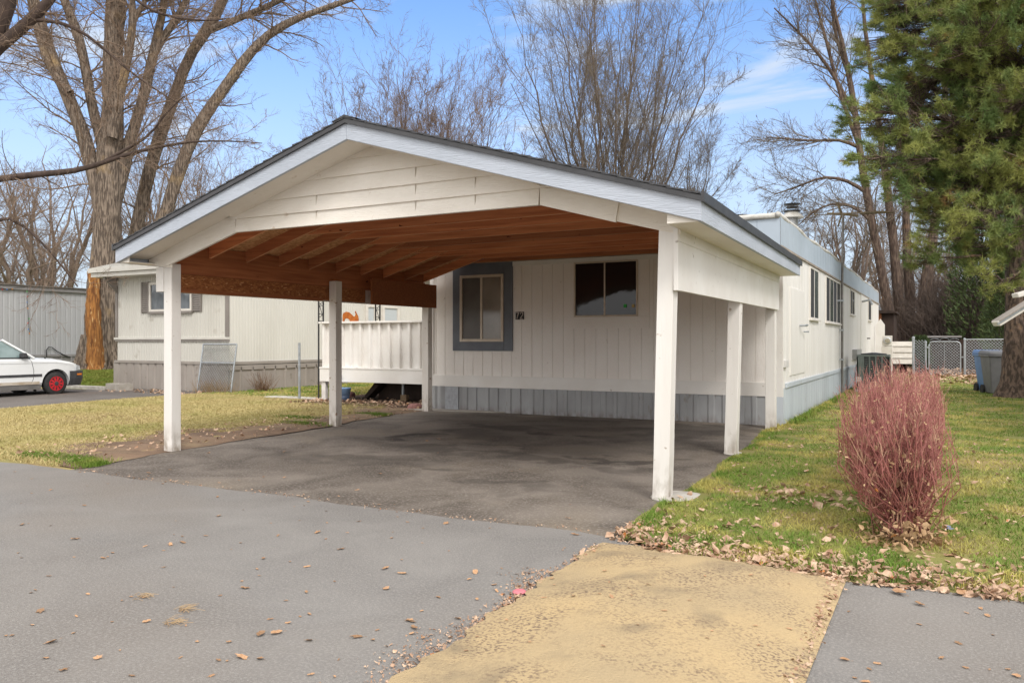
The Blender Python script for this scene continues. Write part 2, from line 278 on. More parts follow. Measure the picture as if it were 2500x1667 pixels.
class MB:
    """collects boxes, prisms, tubes ... and links them as one mesh"""
    def __init__(s, f=None): s.v = []; s.f = []; s.fn = f
    def add(s, vs, fs):
        n = len(s.v)
        for p in vs: s.v.append(tuple(p))
        for f in fs: s.f.append(tuple(i + n for i in f))
        return s
    def box(s, x0, x1, y0, y1, z0, z1):
        return s.add([(x0, y0, z0), (x1, y0, z0), (x1, y1, z0), (x0, y1, z0), (x0, y0, z1), (x1, y0, z1), (x1, y1, z1), (x0, y1, z1)],
                     [(0, 3, 2, 1), (4, 5, 6, 7), (0, 1, 5, 4), (1, 2, 6, 5), (2, 3, 7, 6), (3, 0, 4, 7)])
    def hexa(s, p):
        return s.add(p, [(0, 3, 2, 1), (4, 5, 6, 7), (0, 1, 5, 4), (1, 2, 6, 5), (2, 3, 7, 6), (3, 0, 4, 7)])
    def bar(s, a, b, w, h, up=(0, 0, 1)):
        a = np.array(a, float); b = np.array(b, float); t = (b - a) / np.linalg.norm(b - a)
        up = np.array(up, float); r = np.cross(t, up); r /= np.linalg.norm(r); u = np.cross(r, t)
        P = []
        for c in (a, b):
            for sx, sy in ((-1, -1), (1, -1), (1, 1), (-1, 1)):
                P.append(c + r * sx * w / 2 + u * sy * h / 2)
        return s.hexa(P)
    def prism(s, pts, d):
        """closed outline pts (3-D) pushed along d"""
        n = len(pts); d = np.array(d, float)
        A = [np.array(p, float) for p in pts]; B = [p + d for p in A]
        fs = [tuple(range(n))[::-1], tuple(range(n, 2 * n))]
        for i in range(n):
            j = (i + 1) % n; fs.append((i, j, n + j, n + i))
        return s.add(A + B, fs)
    def tube(s, pts, r, sides=8, cap=True):
        pts = [np.array(p, float) for p in pts]
        R = r if hasattr(r, '__len__') else [r] * len(pts)
        base = len(s.v); vs = []; fs = []
        for i, p in enumerate(pts):
            t = pts[min(i + 1, len(pts) - 1)] - pts[max(i - 1, 0)]; t = t / (np.linalg.norm(t) + 1e-9)
            ref = np.array([1., 0, 0]) if abs(t[2]) > .8 else np.array([0, 0, 1.])
            u = np.cross(t, ref); u /= np.linalg.norm(u); w = np.cross(t, u)
            for k in range(sides):
                a = 2 * math.pi * k / sides
                vs.append(p + R[i] * (math.cos(a) * u + math.sin(a) * w))
        for i in range(len(pts) - 1):
            for k in range(sides):
                k2 = (k + 1) % sides
                fs.append((i * sides + k, i * sides + k2, (i + 1) * sides + k2, (i + 1) * sides + k))
        if cap:
            fs.append(tuple(range(sides))[::-1]); fs.append(tuple((len(pts) - 1) * sides + k for k in range(sides)))
        return s.add(vs, fs)
    def lathe(s, c, prof, sides=24, axis='z'):
        vs = []; fs = []
        for (r, z) in prof:
            for k in range(sides):
                a = 2 * math.pi * k / sides; q = (r * math.cos(a), r * math.sin(a), z)
                if axis == 'x': q = (q[2], q[0], q[1])
                if axis == 'y': q = (q[0], q[2], q[1])
                vs.append((c[0] + q[0], c[1] + q[1], c[2] + q[2]))
        for i in range(len(prof) - 1):
            for k in range(sides):
                k2 = (k + 1) % sides; fs.append((i * sides + k, i * sides + k2, (i + 1) * sides + k2, (i + 1) * sides + k))
        fs.append(tuple(range(sides))[::-1]); fs.append(tuple((len(prof) - 1) * sides + k for k in range(sides)))
        return s.add(vs, fs)
    def ribs(s, p0, p1, z0, z1, prof, back=.03):
        """vertical sheet from p0 to p1 (outside on the right hand of p0->p1 ... i.e. towards -normal of travel), profile [(s, d)]"""
        p0 = np.array(p0, float); p1 = np.array(p1, float); t = p1 - p0; L = np.linalg.norm(t); t /= L
        n = np.array([t[1], -t[0]])
        g0 = z0 if callable(z0) else (lambda q: z0); g1 = z1 if callable(z1) else (lambda q: z1)
        vs = []; fs = []
        for (q, d) in prof:
            q = min(max(q, 0), L); p = p0 + t * q + n * d
            vs.append((p[0], p[1], g0(q))); vs.append((p[0], p[1], g1(q)))
        for i in range(len(prof) - 1):
            fs.append((2 * i, 2 * i + 2, 2 * i + 3, 2 * i + 1))
        return s.add(vs, fs)
    def build(s, name, mat, parent=None, bevel=0, smooth=False, local=False, loc=None):
        V = s.v
        if s.fn: V = [s.fn(p) for p in V]
        off = np.zeros(3) if local else (ORG[parent.name] if parent is not None else (np.array(loc, float) if loc is not None else np.zeros(3)))
        me = bpy.data.meshes.new(name)
        me.from_pydata([tuple(float(c) for c in (np.array(p) - off)) for p in V], [], s.f)
        me.update()
        if mat: me.materials.append(mat)
        if smooth:
            for p in me.polygons: p.use_smooth = True
        o = link(name, me, parent)
        if parent is None:
            ORG[o.name] = off
            if loc is not None: o.location = loc
        if bevel:
            b = o.modifiers.new('bevel', 'BEVEL'); b.width = bevel; b.segments = 2; b.limit_method = 'ANGLE'
        return o

def lit_undersides(o, m):  # paints bounce light into downward-facing faces with a lighter second material
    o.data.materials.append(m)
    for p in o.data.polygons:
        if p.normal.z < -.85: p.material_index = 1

def grooves(L, pitch, w=.012, d=.009, start=None):
    out = [(0, 0)]; q = pitch if start is None else start
    while q < L - w:
        out += [(q - w / 2, 0), (q - w / 4, -d), (q + w / 4, -d), (q + w / 2, 0)]; q += pitch
    return out + [(L, 0)]
def boxribs(L, pitch, flat, d, slope=.015):
    out = []; q = 0
    while q < L:
        out += [(q, 0), (q + flat, 0), (q + flat + slope, d), (q + pitch - slope, d)]; q += pitch
    out = [p for p in out if p[0] <= L]
    return out + [(L, out[-1][1])]

def window(parent, p0, tdir, width, z0, z1, fw, fmat, panes, depth=.05, fract=None, name='window', div=None, sill=0):
    """a window standing proud of a wall: p0 = foot of its left jamb on the wall face, tdir = unit direction; outside is the right hand"""
    t = np.array(tdir, float); n = np.array([t[1], -t[0]])
    def bx(mb, a, b, za, zb, d0, d1):
        P = []
        for z in (za, zb):
            for (q, d) in ((a, d1), (b, d1), (b, d0), (a, d0)):
                p = np.array(p0[:2]) + t * q + n * d; P.append((p[0], p[1], z))
        mb.hexa(P)
    mb = MB()
    bx(mb, 0, fw, z0, z1, -.01, depth); bx(mb, width - fw, width, z0, z1, -.01, depth)
    bx(mb, fw, width - fw, z0, z0 + fw, -.01, depth - .002); bx(mb, fw, width - fw, z1 - fw, z1, -.01, depth - .002)
    if sill: bx(mb, -.03, width + .03, z0 - sill, z0 - .001, -.01, depth + .035)
    w = mb.build(name, fmat, parent, bevel=.004)
    k = len(panes); fr = fract or [1 / k] * k; q = fw; inner = width - 2 * fw
    for i, pm in enumerate(panes):
        e = q + inner * fr[i]
        pb = MB(); bx(pb, q + .004, e - .004, z0 + fw + .003, z1 - fw - .003, -.005, depth * .35 + .006 * (i % 2)); pb.build('pane', pm, w)
        if i < k - 1:
            mu = MB(); bx(mu, e - fw * .45, e + fw * .45, z0 + fw, z1 - fw, 0, depth - .006); mu.build('mullion', fmat, w, bevel=.003)
        q = e
    return w

# ------------------------------------------------------------------ vectorised tubes, branches, leaves
def nrm(a): return a / (np.linalg.norm(a, axis=-1, keepdims=True) + 1e-9)
class Batch:
    def __init__(s): s.V = []; s.Q = []; s.T = []; s.n = 0
    def raw(s, V, Q=None, T=None):
        V = V.reshape(-1, 3); s.V.append(V)
        if Q is not None: s.Q.append(Q.reshape(-1, 4) + s.n)
        if T is not None: s.T.append(T.reshape(-1, 3) + s.n)
        s.n += len(V)
    def tubes(s, P, R, sides=3, rough=0.0):
        N, K, _ = P.shape
        T = nrm(np.gradient(P, axis=1))
        m = nrm(P[:, -1] - P[:, 0])
        ref = np.where(np.abs(m[:, 2:3]) > .7, np.array([[1., .13, 0]]), np.array([[.1, 0, 1.]]))[:, None, :]
        U = nrm(np.cross(T, np.broadcast_to(ref, T.shape))); W = np.cross(T, U)
        a = np.arange(sides) * 2 * np.pi / sides
        rr = R[:, :, None, None]
        if rough:
            rr = rr * (1 + RNG.normal(0, rough, (N, K, sides, 1)))
        V = P[:, :, None, :] + rr * (np.cos(a)[None, None, :, None] * U[:, :, None, :] + np.sin(a)[None, None, :, None] * W[:, :, None, :])
        n0 = (np.arange(N) * K * sides)[:, None, None]; i = (np.arange(K - 1) * sides)[None, :, None]
        k = np.arange(sides)[None, None, :]; k2 = (k + 1) % sides
        Q = np.stack([n0 + i + k, n0 + i + k2, n0 + i + sides + k2, n0 + i + sides + k], -1)
        s.raw(V, Q=Q)
    def build(s, name, mat, parent=None, smooth=False, loc=None):
        return fast(name, np.concatenate(s.V), np.concatenate(s.Q) if s.Q else None, np.concatenate(s.T) if s.T else None, mat, parent, smooth, loc)

def poly(pts, rad, K, wob=0.0):
    """resample a polyline to K points"""
    pts = np.array(pts, float); rad = np.array(rad, float)
    d = np.r_[0, np.cumsum(np.linalg.norm(np.diff(pts, axis=0), axis=1))]
    q = np.linspace(0, d[-1], K)
    # smooth by cubic-ish: linear then blur
    fine = np.linspace(0, d[-1], K * 4)
    F = np.stack([np.interp(fine, d, pts[:, i]) for i in range(3)], 1)
    for _ in range(14): F[1:-1] = (F[:-2] + 2 * F[1:-1] + F[2:]) / 4
    P = np.stack([np.interp(q, fine, F[:, i]) for i in range(3)], 1)
    if wob: P[1:-1] += RNG.normal(0, wob, (K - 2, 3))
    return P, np.interp(q, d, rad)

def spawn(P, R, k, s0, s1, lf, ang, up, K, rf, wob=.15, lvar=.45, rmin=.004, absl=None, tip=.3, fall=.5, side=None, rmax=9):
    N, Kp, _ = P.shape
    idx = np.repeat(np.arange(N), k); n = len(idx)
    s = RNG.uniform(s0, s1, n); q = s * (Kp - 1); i = np.minimum(q.astype(int), Kp - 2); f = (q - i)[:, None]
    pos = P[idx, i] * (1 - f) + P[idx, i + 1] * f
    T = nrm(P[idx, i + 1] - P[idx, i])
    r = R[idx, i] * (1 - f[:, 0]) + R[idx, i + 1] * f[:, 0]
    pl = np.linalg.norm(np.diff(P, axis=1), axis=2).sum(1)[idx] if absl is None else np.full(n, absl)
    L = pl * lf * RNG.uniform(1 - lvar, 1 + lvar, n) * (1 - fall * s)
    v = RNG.normal(size=(n, 3))
    if side is not None: v = v * .6 + np.array(side)
    v = nrm(v - (v * T).sum(1, keepdims=True) * T)
    a = RNG.normal(ang, .16, n)[:, None]
    d = np.cos(a) * T + np.sin(a) * v; d[:, 2] += up; d = nrm(d)
    pts = [pos]; p = pos
    for j in range(K - 1):
        p = p + d * (L / (K - 1))[:, None]; pts.append(p)
        d = nrm(d + RNG.normal(0, wob, (n, 3)) + np.array([0, 0, up * .35]))
    r0 = np.clip(r * rf, rmin, rmax)
    Rn = np.maximum(r0[:, None] * np.linspace(1, tip, K)[None, :], rmin * .7)
    return np.stack(pts, 1), Rn

# ------------------------------------------------------------------ sky, sun, camera
SUN_EL, SUN_AZ = math.radians(42), math.radians(48)        # azimuth: from straight behind the viewer's street side (-Y) turned towards +X
sd = Vector((math.sin(SUN_AZ) * math.cos(SUN_EL), -math.cos(SUN_AZ) * math.cos(SUN_EL), math.sin(SUN_EL)))
w = bpy.data.worlds.new('World'); sc.world = w; w.use_nodes = True
nt = w.node_tree; nt.nodes.clear()
wo = _n(nt, 'ShaderNodeOutputWorld'); bg = _n(nt, 'ShaderNodeBackground'); nt.links.new(bg.outputs[0], wo.inputs[0])
bg.inputs['Strength'].default_value = 0.12
sky = _n(nt, 'ShaderNodeTexSky', sky_type='NISHITA'); sky.sun_disc = False
sky.sun_elevation = SUN_EL; sky.sun_rotation = math.atan2(sd.x, sd.y); sky.air_density = 1.0; sky.dust_density = 1.6; sky.ozone_density = 2.0
tc = _n(nt, 'ShaderNodeTexCoord')
sep = _n(nt, 'ShaderNodeSeparateXYZ'); nt.links.new(tc.outputs['Generated'], sep.inputs[0])
zz = _n(nt, 'ShaderNodeMath', operation='MAXIMUM'); nt.links.new(sep.outputs[2], zz.inputs[0]); zz.inputs[1].default_value = 0.0
za = _n(nt, 'ShaderNodeMath', operation='ADD'); nt.links.new(zz.outputs[0], za.inputs[0]); za.inputs[1].default_value = 0.22
dv = _n(nt, 'ShaderNodeVectorMath', operation='DIVIDE'); nt.links.new(tc.outputs['Generated'], dv.inputs[0])
cx = _n(nt, 'ShaderNodeCombineXYZ')
for i in range(3): nt.links.new(za.outputs[0], cx.inputs[i])
nt.links.new(cx.outputs[0], dv.inputs[1])
mp = _n(nt, 'ShaderNodeMapping'); mp.inputs['Scale'].default_value = (1.2, 2.6, .4); mp.inputs['Rotation'].default_value = (0, 0, .5); mp.inputs['Location'].default_value = (2.3, .4, 0)
nt.links.new(dv.outputs[0], mp.inputs[0])
cn = _n(nt, 'ShaderNodeTexNoise'); cn.inputs['Scale'].default_value = 1.5; cn.inputs['Detail'].default_value = 9; cn.inputs['Roughness'].default_value = .58; cn.inputs['Distortion'].default_value = .6
nt.links.new(mp.outputs[0], cn.inputs['Vector'])
cr = _n(nt, 'ShaderNodeMapRange', interpolation_type='SMOOTHSTEP'); cr.inputs[1].default_value = .44; cr.inputs[2].default_value = .74; cr.inputs[4].default_value = .85
nt.links.new(cn.outputs[0], cr.inputs[0])
# whitening towards the horizon: thin high haze
hr = _n(nt, 'ShaderNodeMapRange', interpolation_type='SMOOTHSTEP'); hr.inputs[1].default_value = .0; hr.inputs[2].default_value = .44; hr.inputs[3].default_value = .9; hr.inputs[4].default_value = .06
nt.links.new(sep.outputs[2], hr.inputs[0])
mxm = _n(nt, 'ShaderNodeMath', operation='MAXIMUM'); nt.links.new(cr.outputs[0], mxm.inputs[0]); nt.links.new(hr.outputs[0], mxm.inputs[1])
tint = _n(nt, 'ShaderNodeMix', data_type='RGBA', blend_type='MULTIPLY'); tint.inputs[0].default_value = 1
nt.links.new(sky.outputs[0], tint.inputs[6]); tint.inputs[7].default_value = (.60, .83, 1.08, 1)
cm = _n(nt, 'ShaderNodeMix', data_type='RGBA'); nt.links.new(mxm.outputs[0], cm.inputs[0]); nt.links.new(tint.outputs[2], cm.inputs[6]); cm.inputs[7].default_value = (3.1, 3.4, 3.75, 1)
# unseen bright cloud added overhead and behind the viewer as fill; blue sky ahead
dt_ = _n(nt, 'ShaderNodeVectorMath', operation='DOT_PRODUCT'); nt.links.new(tc.outputs['Generated'], dt_.inputs[0]); dt_.inputs[1].default_value = (-.474, .881, 0)
b1 = _n(nt, 'ShaderNodeMapRange', interpolation_type='SMOOTHSTEP'); b1.inputs[1].default_value = .55; b1.inputs[2].default_value = .05; nt.links.new(dt_.outputs['Value'], b1.inputs[0])
b2 = _n(nt, 'ShaderNodeMapRange', interpolation_type='SMOOTHSTEP'); b2.inputs[1].default_value = .46; b2.inputs[2].default_value = .72; nt.links.new(sep.outputs[2], b2.inputs[0])
b3 = _n(nt, 'ShaderNodeMapRange', interpolation_type='SMOOTHSTEP'); b3.inputs[1].default_value = -.30; b3.inputs[2].default_value = .26; nt.links.new(sep.outputs[2], b3.inputs[0])
b4 = _n(nt, 'ShaderNodeMath', operation='MULTIPLY'); nt.links.new(b1.outputs[0], b4.inputs[0]); nt.links.new(b3.outputs[0], b4.inputs[1])
bm_ = _n(nt, 'ShaderNodeMath', operation='MAXIMUM'); nt.links.new(b4.outputs[0], bm_.inputs[0]); nt.links.new(b2.outputs[0], bm_.inputs[1])
bc_ = _n(nt, 'ShaderNodeMix', data_type='RGBA'); nt.links.new(cn.outputs[0], bc_.inputs[0]); bc_.inputs[6].default_value = (6.25, 6.12, 5.98, 1); bc_.inputs[7].default_value = (9.15, 8.9, 8.62, 1)
cm2 = _n(nt, 'ShaderNodeMix', data_type='RGBA'); nt.links.new(bm_.outputs[0], cm2.inputs[0]); nt.links.new(cm.outputs[2], cm2.inputs[6]); nt.links.new(bc_.outputs[2], cm2.inputs[7])
nt.links.new(cm2.outputs[2], bg.inputs[0])

sl = bpy.data.lights.new('sun', 'SUN'); sl.energy = .95; sl.angle = math.radians(16); sl.color = (1, .96, .91)
so = bpy.data.objects.new('sun', sl); COL.objects.link(so)
so.rotation_euler = (-sd).to_track_quat('-Z', 'Y').to_euler(); so.location = (20, -20, 30)
cam = bpy.data.cameras.new('camera'); cam.sensor_width = 36; cam.lens = FPX / 2500 * 36; cam.clip_end = 3000
co = bpy.data.objects.new('camera', cam); COL.objects.link(co); co.location = (0, 0, CAMH); co.rotation_euler = (math.pi / 2, 0, YAW)
sc.camera = co
sc.view_settings.view_transform = 'Standard'; sc.view_settings.look = 'None'; sc.view_settings.gamma = 1; sc.view_settings.exposure = 1.05
sc.cycles.use_denoising = True
sc.cycles.max_bounces = 10; sc.cycles.diffuse_bounces = 6

# ------------------------------------------------------------------ ground sheets
def sheet(name, fn, nu, nv, mat, dz, kind='structure', smooth=True):
    U, Vv = np.meshgrid(np.linspace(0, 1, nu), np.linspace(0, 1, nv), indexing='ij')
    X, Y = fn(U, Vv); Z = gz(X, Y) + (dz(X, Y) if callable(dz) else dz)
    i = np.arange(nu - 1)[:, None]; j = np.arange(nv - 1)[None, :]
    Q = np.stack([i * nv + j, (i + 1) * nv + j, (i + 1) * nv + j + 1, i * nv + j + 1], -1).reshape(-1, 4)
    o = fast(name, np.stack([X, Y, Z], -1), Q, None, mat, None, smooth)
    tag(o, kind=kind); return o
def wob(t, a, f, ph=0):
    return a * (np.sin(t * f + ph) + .6 * np.sin(t * f * 2.37 + 1.3 + ph) + .4 * np.sin(t * f * 5.1 + 2.1 + ph))
gx = np.r_[-600, -300, -150, -90, np.arange(-60, 41, 1.0), 90, 150, 300, 600]; gy = np.r_[-300, -100, np.arange(-40, 91, 1.0), 150, 300, 600]
def gfn(U, V):
    return np.interp(U, np.linspace(0, 1, len(gx)), gx), np.interp(V, np.linspace(0, 1, len(gy)), gy)
sheet('ground', gfn, len(gx), len(gy), GROUND, -.03)
def lerp(a, b, t): return a + (b - a) * t
EY = lambda x: 5.15 - .3 * sm((x + 2.2) / 1.0) + wob(x, .025, 2.1)       # front edge of lawns = back edge of the street
sheet('street', lambda u, v: (lerp(-120, 90, u), lerp(-9, 0, v) + v * EY(lerp(-120, 90, u)) * 1.0), 900, 30, STREET, 0.012)
XD = lambda y: np.interp(y, [4.5, 6, 7.2, 9.5, 12.7], [-1.9, -2.05, -2.03, -2.12, -2.3]) + wob(y, .025, 2.6)      # right edge of the carport pad
XDL = lambda y: np.interp(y, [4.9, 5.4, 6.2, 8, 10, 12.8], [-8.0, -8.0, -8.3, -8.35, -8.45, -8.6]) + wob(y, .04, 2.2)
def dfn(u, v):
    y = lerp(4.9, 12.72, v); return lerp(XDL(y), XD(y), u), y
sheet('driveway', dfn, 60, 80, DRIVE, lambda x, y: .006 + .006 * np.sin(x * 1.3 + y) * sm((y - 5.6) / 1))
sheet('lawn_right', lambda u, v: (lerp(XD(np.minimum(lerp(EY(lerp(-2.3, 14, u)) - .05, 33.2, v ** 1.3), 12.7)) - .02, 14, u), lerp(EY(lerp(-2.3, 14, u)) - .05, 33.2, v ** 1.3)), 60, 90, LAWNR, lambda x, y: .008 + .026 * sm((y - 5.0) / .6) * sm((x - XD(np.minimum(y, 12.7))) / .3))
sheet('lawn_left', lambda u, v: (lerp(-16.15, XDL(np.minimum(lerp(5.1, 34, v ** 1.4), 12.75)) - .02, u ** .7), lerp(EY(lerp(-16.15, -8.3, u ** .7)) - .04, 34, v ** 1.4)), 90, 110, LAWNL, lambda x, y: .004 + .02 * sm((y - 5.1) / .6) * sm((XDL(np.minimum(y, 12.75)) - x) / .3))
def dirtfn(u, v):
    y = lerp(5.25, 12.9, v); wd = np.interp(y, [5.2, 6, 7.5, 9.5, 11, 12.9], [.3, 1.3, 1.7, .9, .9, 1.6]) * (1 + wob(y, .13, 3.3))
    return lerp(XDL(y) + .05, XDL(y) - wd, u), y
sheet('dirt_strip', dirtfn, 24, 80, DIRT, lambda x, y: .014 + (.018 + .010 * np.sin(x * 9) * np.sin(y * 7)) * sm((XDL(y) - x) / .35))
sheet('neighbour_driveway', lambda u, v: (lerp(-21.6, -16.1, u) + wob(lerp(5, 14.4, v), .05, 1.9) * (u > .5), lerp(5.0, 14.4, v)), 20, 40, DRIVE2, .008)
sheet('lawn_far_left', lambda u, v: (lerp(-70, -20.3, u), lerp(13.5, 40, v)), 50, 40, M('lawn_soil_far', (.15, .20, .035), (.2, .19, .05), scale=1.5, rough=.95, bump=.5), lambda x, y: .012)
sheet('lawn_verge_left', lambda u, v: (lerp(-70, -21.6, u), lerp(5.2, 13.5, v)), 30, 20, LAWNL, .01)
sheet('leafy_yard', lambda u, v: (lerp(-4, 12, u), lerp(32.8, 46, v)), 30, 20, LEAFGR, .028)
sheet('under_deck_soil', lambda u, v: (lerp(-12.2, -8.6, u), lerp(12.55, 16.5, v)), 20, 20, M('dark_leaf_soil', (.075, .045, .032), (.045, .027, .02), scale=9, rough=.95, bump=.8, bscale=30, c3=(.19, .10, .06), s3=40, lo3=.6, hi3=.68), lambda x, y: .035 + .012 * np.sin(x * 8) * np.sin(y * 9))  # darker leafy soil colour over the area below the deck

c = MB()
p = MB(); p.box(-23.5, -19.6, 13.55, 13.72, .05, .15); o = p.build('kerb', CONCW, bevel=.01); tag(o, kind='structure')
p = MB(); p.prism([(-8.95, 12.2, .045), (-7.2, 12.62, .045), (-7.0, 12.74, .045), (-8.95, 12.74, .045)], (0, 0, .03)); o = p.build('concrete_slab', CONC, bevel=.005); tag(o, kind='structure')
p = MB(); p.box(-13.6, -12.0, 13.35, 13.75, .03, .1); o = p.build('concrete_path', CONCW, bevel=.008); tag(o, kind='structure')

# speed bump
def bumpz(x, y):
    s = np.clip((x + 2.0) / 1.53, 0, 1); e = sm((4.98 + wob(x, .02, 4) - y) / .45)
    return .016 + .075 * np.sin(np.pi * s) ** .85 * e
def bfn(u, v):
    y = lerp(-3.2, 1, v) + v * 3.96; x = lerp(-2.0 + .055 * (4.96 - y), -.47, u)
    y = y + v * (.10 * np.sin(np.pi * (1 - u)) - .12 * u)
    return x + (u < .02) * (wob(y, .022, 9) + wob(y, .014, 31, 1)), y
U, Vv = np.meshgrid(np.linspace(0, 1, 40), np.linspace(0, 1, 160), indexing='ij')
X, Y = bfn(U, Vv); Z = bumpz(X, Y) + .002 * np.sin(X * 31) * np.sin(Y * 23)
i = np.arange(39)[:, None]; j = np.arange(159)[None, :]
Q = np.stack([i * 160 + j, (i + 1) * 160 + j, (i + 1) * 160 + j + 1, i * 160 + j + 1], -1).reshape(-1, 4)
o = fast('speed_bump', np.stack([X, Y, Z], -1), Q, None, YELLOW, None, True, loc=(-1.2, 1.5, 0))
tag(o, 'worn yellow painted speed bump crossing the grey street in front', 'speed bump')

# ------------------------------------------------------------------ CARPORT
KX, KZ = -.033, .006
def skew(p): return (p[0] + KX * (p[1] - 6.57), p[1], p[2] + KZ * (p[1] - 6.57) * (1 if p[2] > 1.2 else 0))
YF, YR = 6.15, 12.47                # front and rear of the roof
XL, XR, XM = -8.69, -1.655, -5.172  # eaves and ridge
SL = .300                           # roof slope
ZE = 2.285                          # underside of fascia at the eave
def zf(x): return ZE + SL * ((XR - XM) - abs(x - XM))      # underside of fascia along the slope
car = thing('carport', 'white open carport with a gabled roof in front of the mobile home', 'carport', (-5.2, 9.4, 0))
C = lambda: MB(skew)
def post(x, y, ztop, lean=0.0, m=POSTM, wdt=.14, zb=None):
    b = MB(); h = wdt / 2; zb = float(gz(x, y)) - .02 if zb is None else zb
    top = (x + lean, y); P = []
    n = 6
    for i in range(n + 1):
        f = i / n; cx_ = x + lean * f + random.uniform(-.002, .002); z = zb + (ztop - zb) * f
        P.append([(cx_ - h, y - h, z), (cx_ + h, y - h, z), (cx_ + h, y + h, z), (cx_ - h, y + h, z)])
    vs = [q for r in P for q in r]; fs = [(0, 3, 2, 1)]
    for i in range(n):
        for k in range(4):
            k2 = (k + 1) % 4; fs.append((4 * i + k, 4 * i + k2, 4 * i + 4 + k2, 4 * i + 4 + k))
    fs.append((4 * n, 4 * n + 1, 4 * n + 2, 4 * n + 3))
    b.add(vs, fs); return b.build('post', m, car, bevel=.006)
post(-8.31, 6.66, 2.30)                                        # front left
post(-8.35, 9.70, 2.29, m=POSTM2)                              # middle left
post(-8.40, 12.30, 1.985, m=POSTM2)                            # rear left
post(-2.106, 6.64, 2.33, lean=.058)
post(-2.18, 9.50, 1.83, lean=.05)
post(-2.235, 12.28, 1.85, lean=.0)
ft = MB(); ft.lathe((-1.99, 6.72, -.02), [(.23, 0), (.24, .03), (.22, .05), (.02, .058)], 13); ft.build('footing', CONCW, car)
ft = MB(); ft.lathe((-2.1, 9.55, -.02), [(.2, 0), (.2, .045), (.18, .06), (.02, .065)], 20); ft.build('footing', CONCW, car)
# fascia boards (front rakes, side eaves)
FH = .178
for sgn in (-1, 1):
    b = C(); xe = XL if sgn < 0 else XR
    xs = np.linspace(xe, XM, 2)
    b.hexa([(xe, YF, zf(xe)), (XM, YF, zf(XM)), (XM, YF + .038, zf(XM)), (xe, YF + .038, zf(xe)),
            (xe, YF, zf(xe) + FH), (XM, YF, zf(XM) + FH), (XM, YF + .038, zf(XM) + FH), (xe, YF + .038, zf(xe) + FH)] if sgn < 0 else
           [(XM + .002, YF, zf(XM)), (xe, YF, zf(xe)), (xe, YF + .038, zf(xe)), (XM + .002, YF + .038, zf(XM)),
            (XM + .002, YF, zf(XM) + FH), (xe, YF, zf(xe) + FH), (xe, YF + .038, zf(xe) + FH), (XM + .002, YF + .038, zf(XM) + FH)])
    b.build('rake_fascia', FASC, car, bevel=.004)
    b = C(); x0, x1 = (XL, XL + .034) if sgn < 0 else (XR - .034, XR)
    for (ya, yb) in ((YF + .041, 8.6), (8.604, 10.9), (10.904, YR)):
        b.box(x0, x1, ya, yb, ZE + random.uniform(0, .004), ZE + FH)
    b.build('eave_fascia', FASC, car, bevel=.003)
# roof: sheathing and shingles
for sgn in (-1, 1):
    xe = XL - .02 if sgn < 0 else XR + .02
    def slab(b, za, zb, ya, yb, xa, xb):
        P = []
        for dz in (za, zb):
            for (x, y) in ((xa, ya), (xb, ya), (xb, yb), (xa, yb)): P.append((x, y, zf(x) + dz))
        b.hexa(P)
    xa, xb = (xe, XM) if sgn < 0 else (XM, xe)
    b = C(); slab(b, FH + .002, FH + .018, YF + .005, YR, xa, xb); b.build('roof_sheathing', ROOFU, car)
    b = C()
    n = 26
    for k in range(n):            # overlapping shingle courses up the slope
        f0, f1 = k / n, (k + 1.15) / n
        q0 = xe + (XM - xe) * f0 - (0.03 if k == 0 else 0) * (1 if sgn > 0 else 1) * (-sgn) * -1
        q1 = xe + (XM - xe) * min(1, f1)
        lo_, hi_ = min(q0, q1), max(q0, q1)
        P = []
        for top_ in (0, 1):
            for (x, y) in ((lo_, YF - .035), (hi_, YF - .035), (hi_, YR + .01), (lo_, YR + .01)):
                near = abs(x - q0) < 1e-6
                P.append((x, y, zf(x) + FH + .020 + (.024 if (near and top_) else .008 if top_ else 0) + (0.008 if near and not top_ else 0)))
        b.hexa(P)
    b.build('shingles', SHEET, car)
    b = C()
    P = []
    for (dz) in (-.022, .019):
        for (x, y) in ((xa, YF - .028), (xb, YF - .028), (xb, YF - .003), (xa, YF - .003)): P.append((x, y, zf(x) + FH + dz))
    b.hexa(P); b.build('drip_edge', DRIP, car)
for sgn in (-1, 1):
    b = C(); xo = XL - .03 if sgn < 0 else XR + .004
    b.box(xo, xo + .026, YF - .03, YR + .01, ZE + FH - .03, ZE + FH + .046); b.build('drip_edge', DRIP, car)
# ridge cap
b = C(); b.prism([(XM - .16, YF - .04, zf(XM - .16) + FH + .05), (XM, YF - .04, zf(XM) + FH + .055), (XM + .16, YF - .04, zf(XM + .16) + FH + .05), (XM, YF - .04, zf(XM) + FH + .03)], (0, YR - YF + .05, 0)); b.build('ridge_cap', SHEET, car)
# soffits
YS = 6.57
for sgn in (-1, 1):
    b = C()
    xe = XL + .06 if sgn < 0 else XR - .06
    xs_ = [xe, XM - 1.95 if sgn < 0 else XM + 1.95, XM]
    for (q0, q1, dz) in ((xs_[0], xs_[1], .055), (xs_[1], xs_[2], .012)):
        lo_, hi_ = min(q0, q1), max(q0, q1)
        b.hexa([(lo_, YF + .04, zf(lo_) + dz), (hi_, YF + .04, zf(hi_) + dz), (hi_, YS + .03, zf(hi_) + dz), (lo_, YS + .03, zf(lo_) + dz),
                (lo_, YF + .04, zf(lo_) + dz + .012), (hi_, YF + .04, zf(hi_) + dz + .012), (hi_, YS + .03, zf(hi_) + dz + .012), (lo_, YS + .03, zf(lo_) + dz + .012)])
    b.build('gable_soffit', SIDING, car)
b = C(); b.box(XR - .284, XR - .036, YF + .04, YR, ZE + .006, ZE + .018); b.build('eave_soffit', SIDING, car)
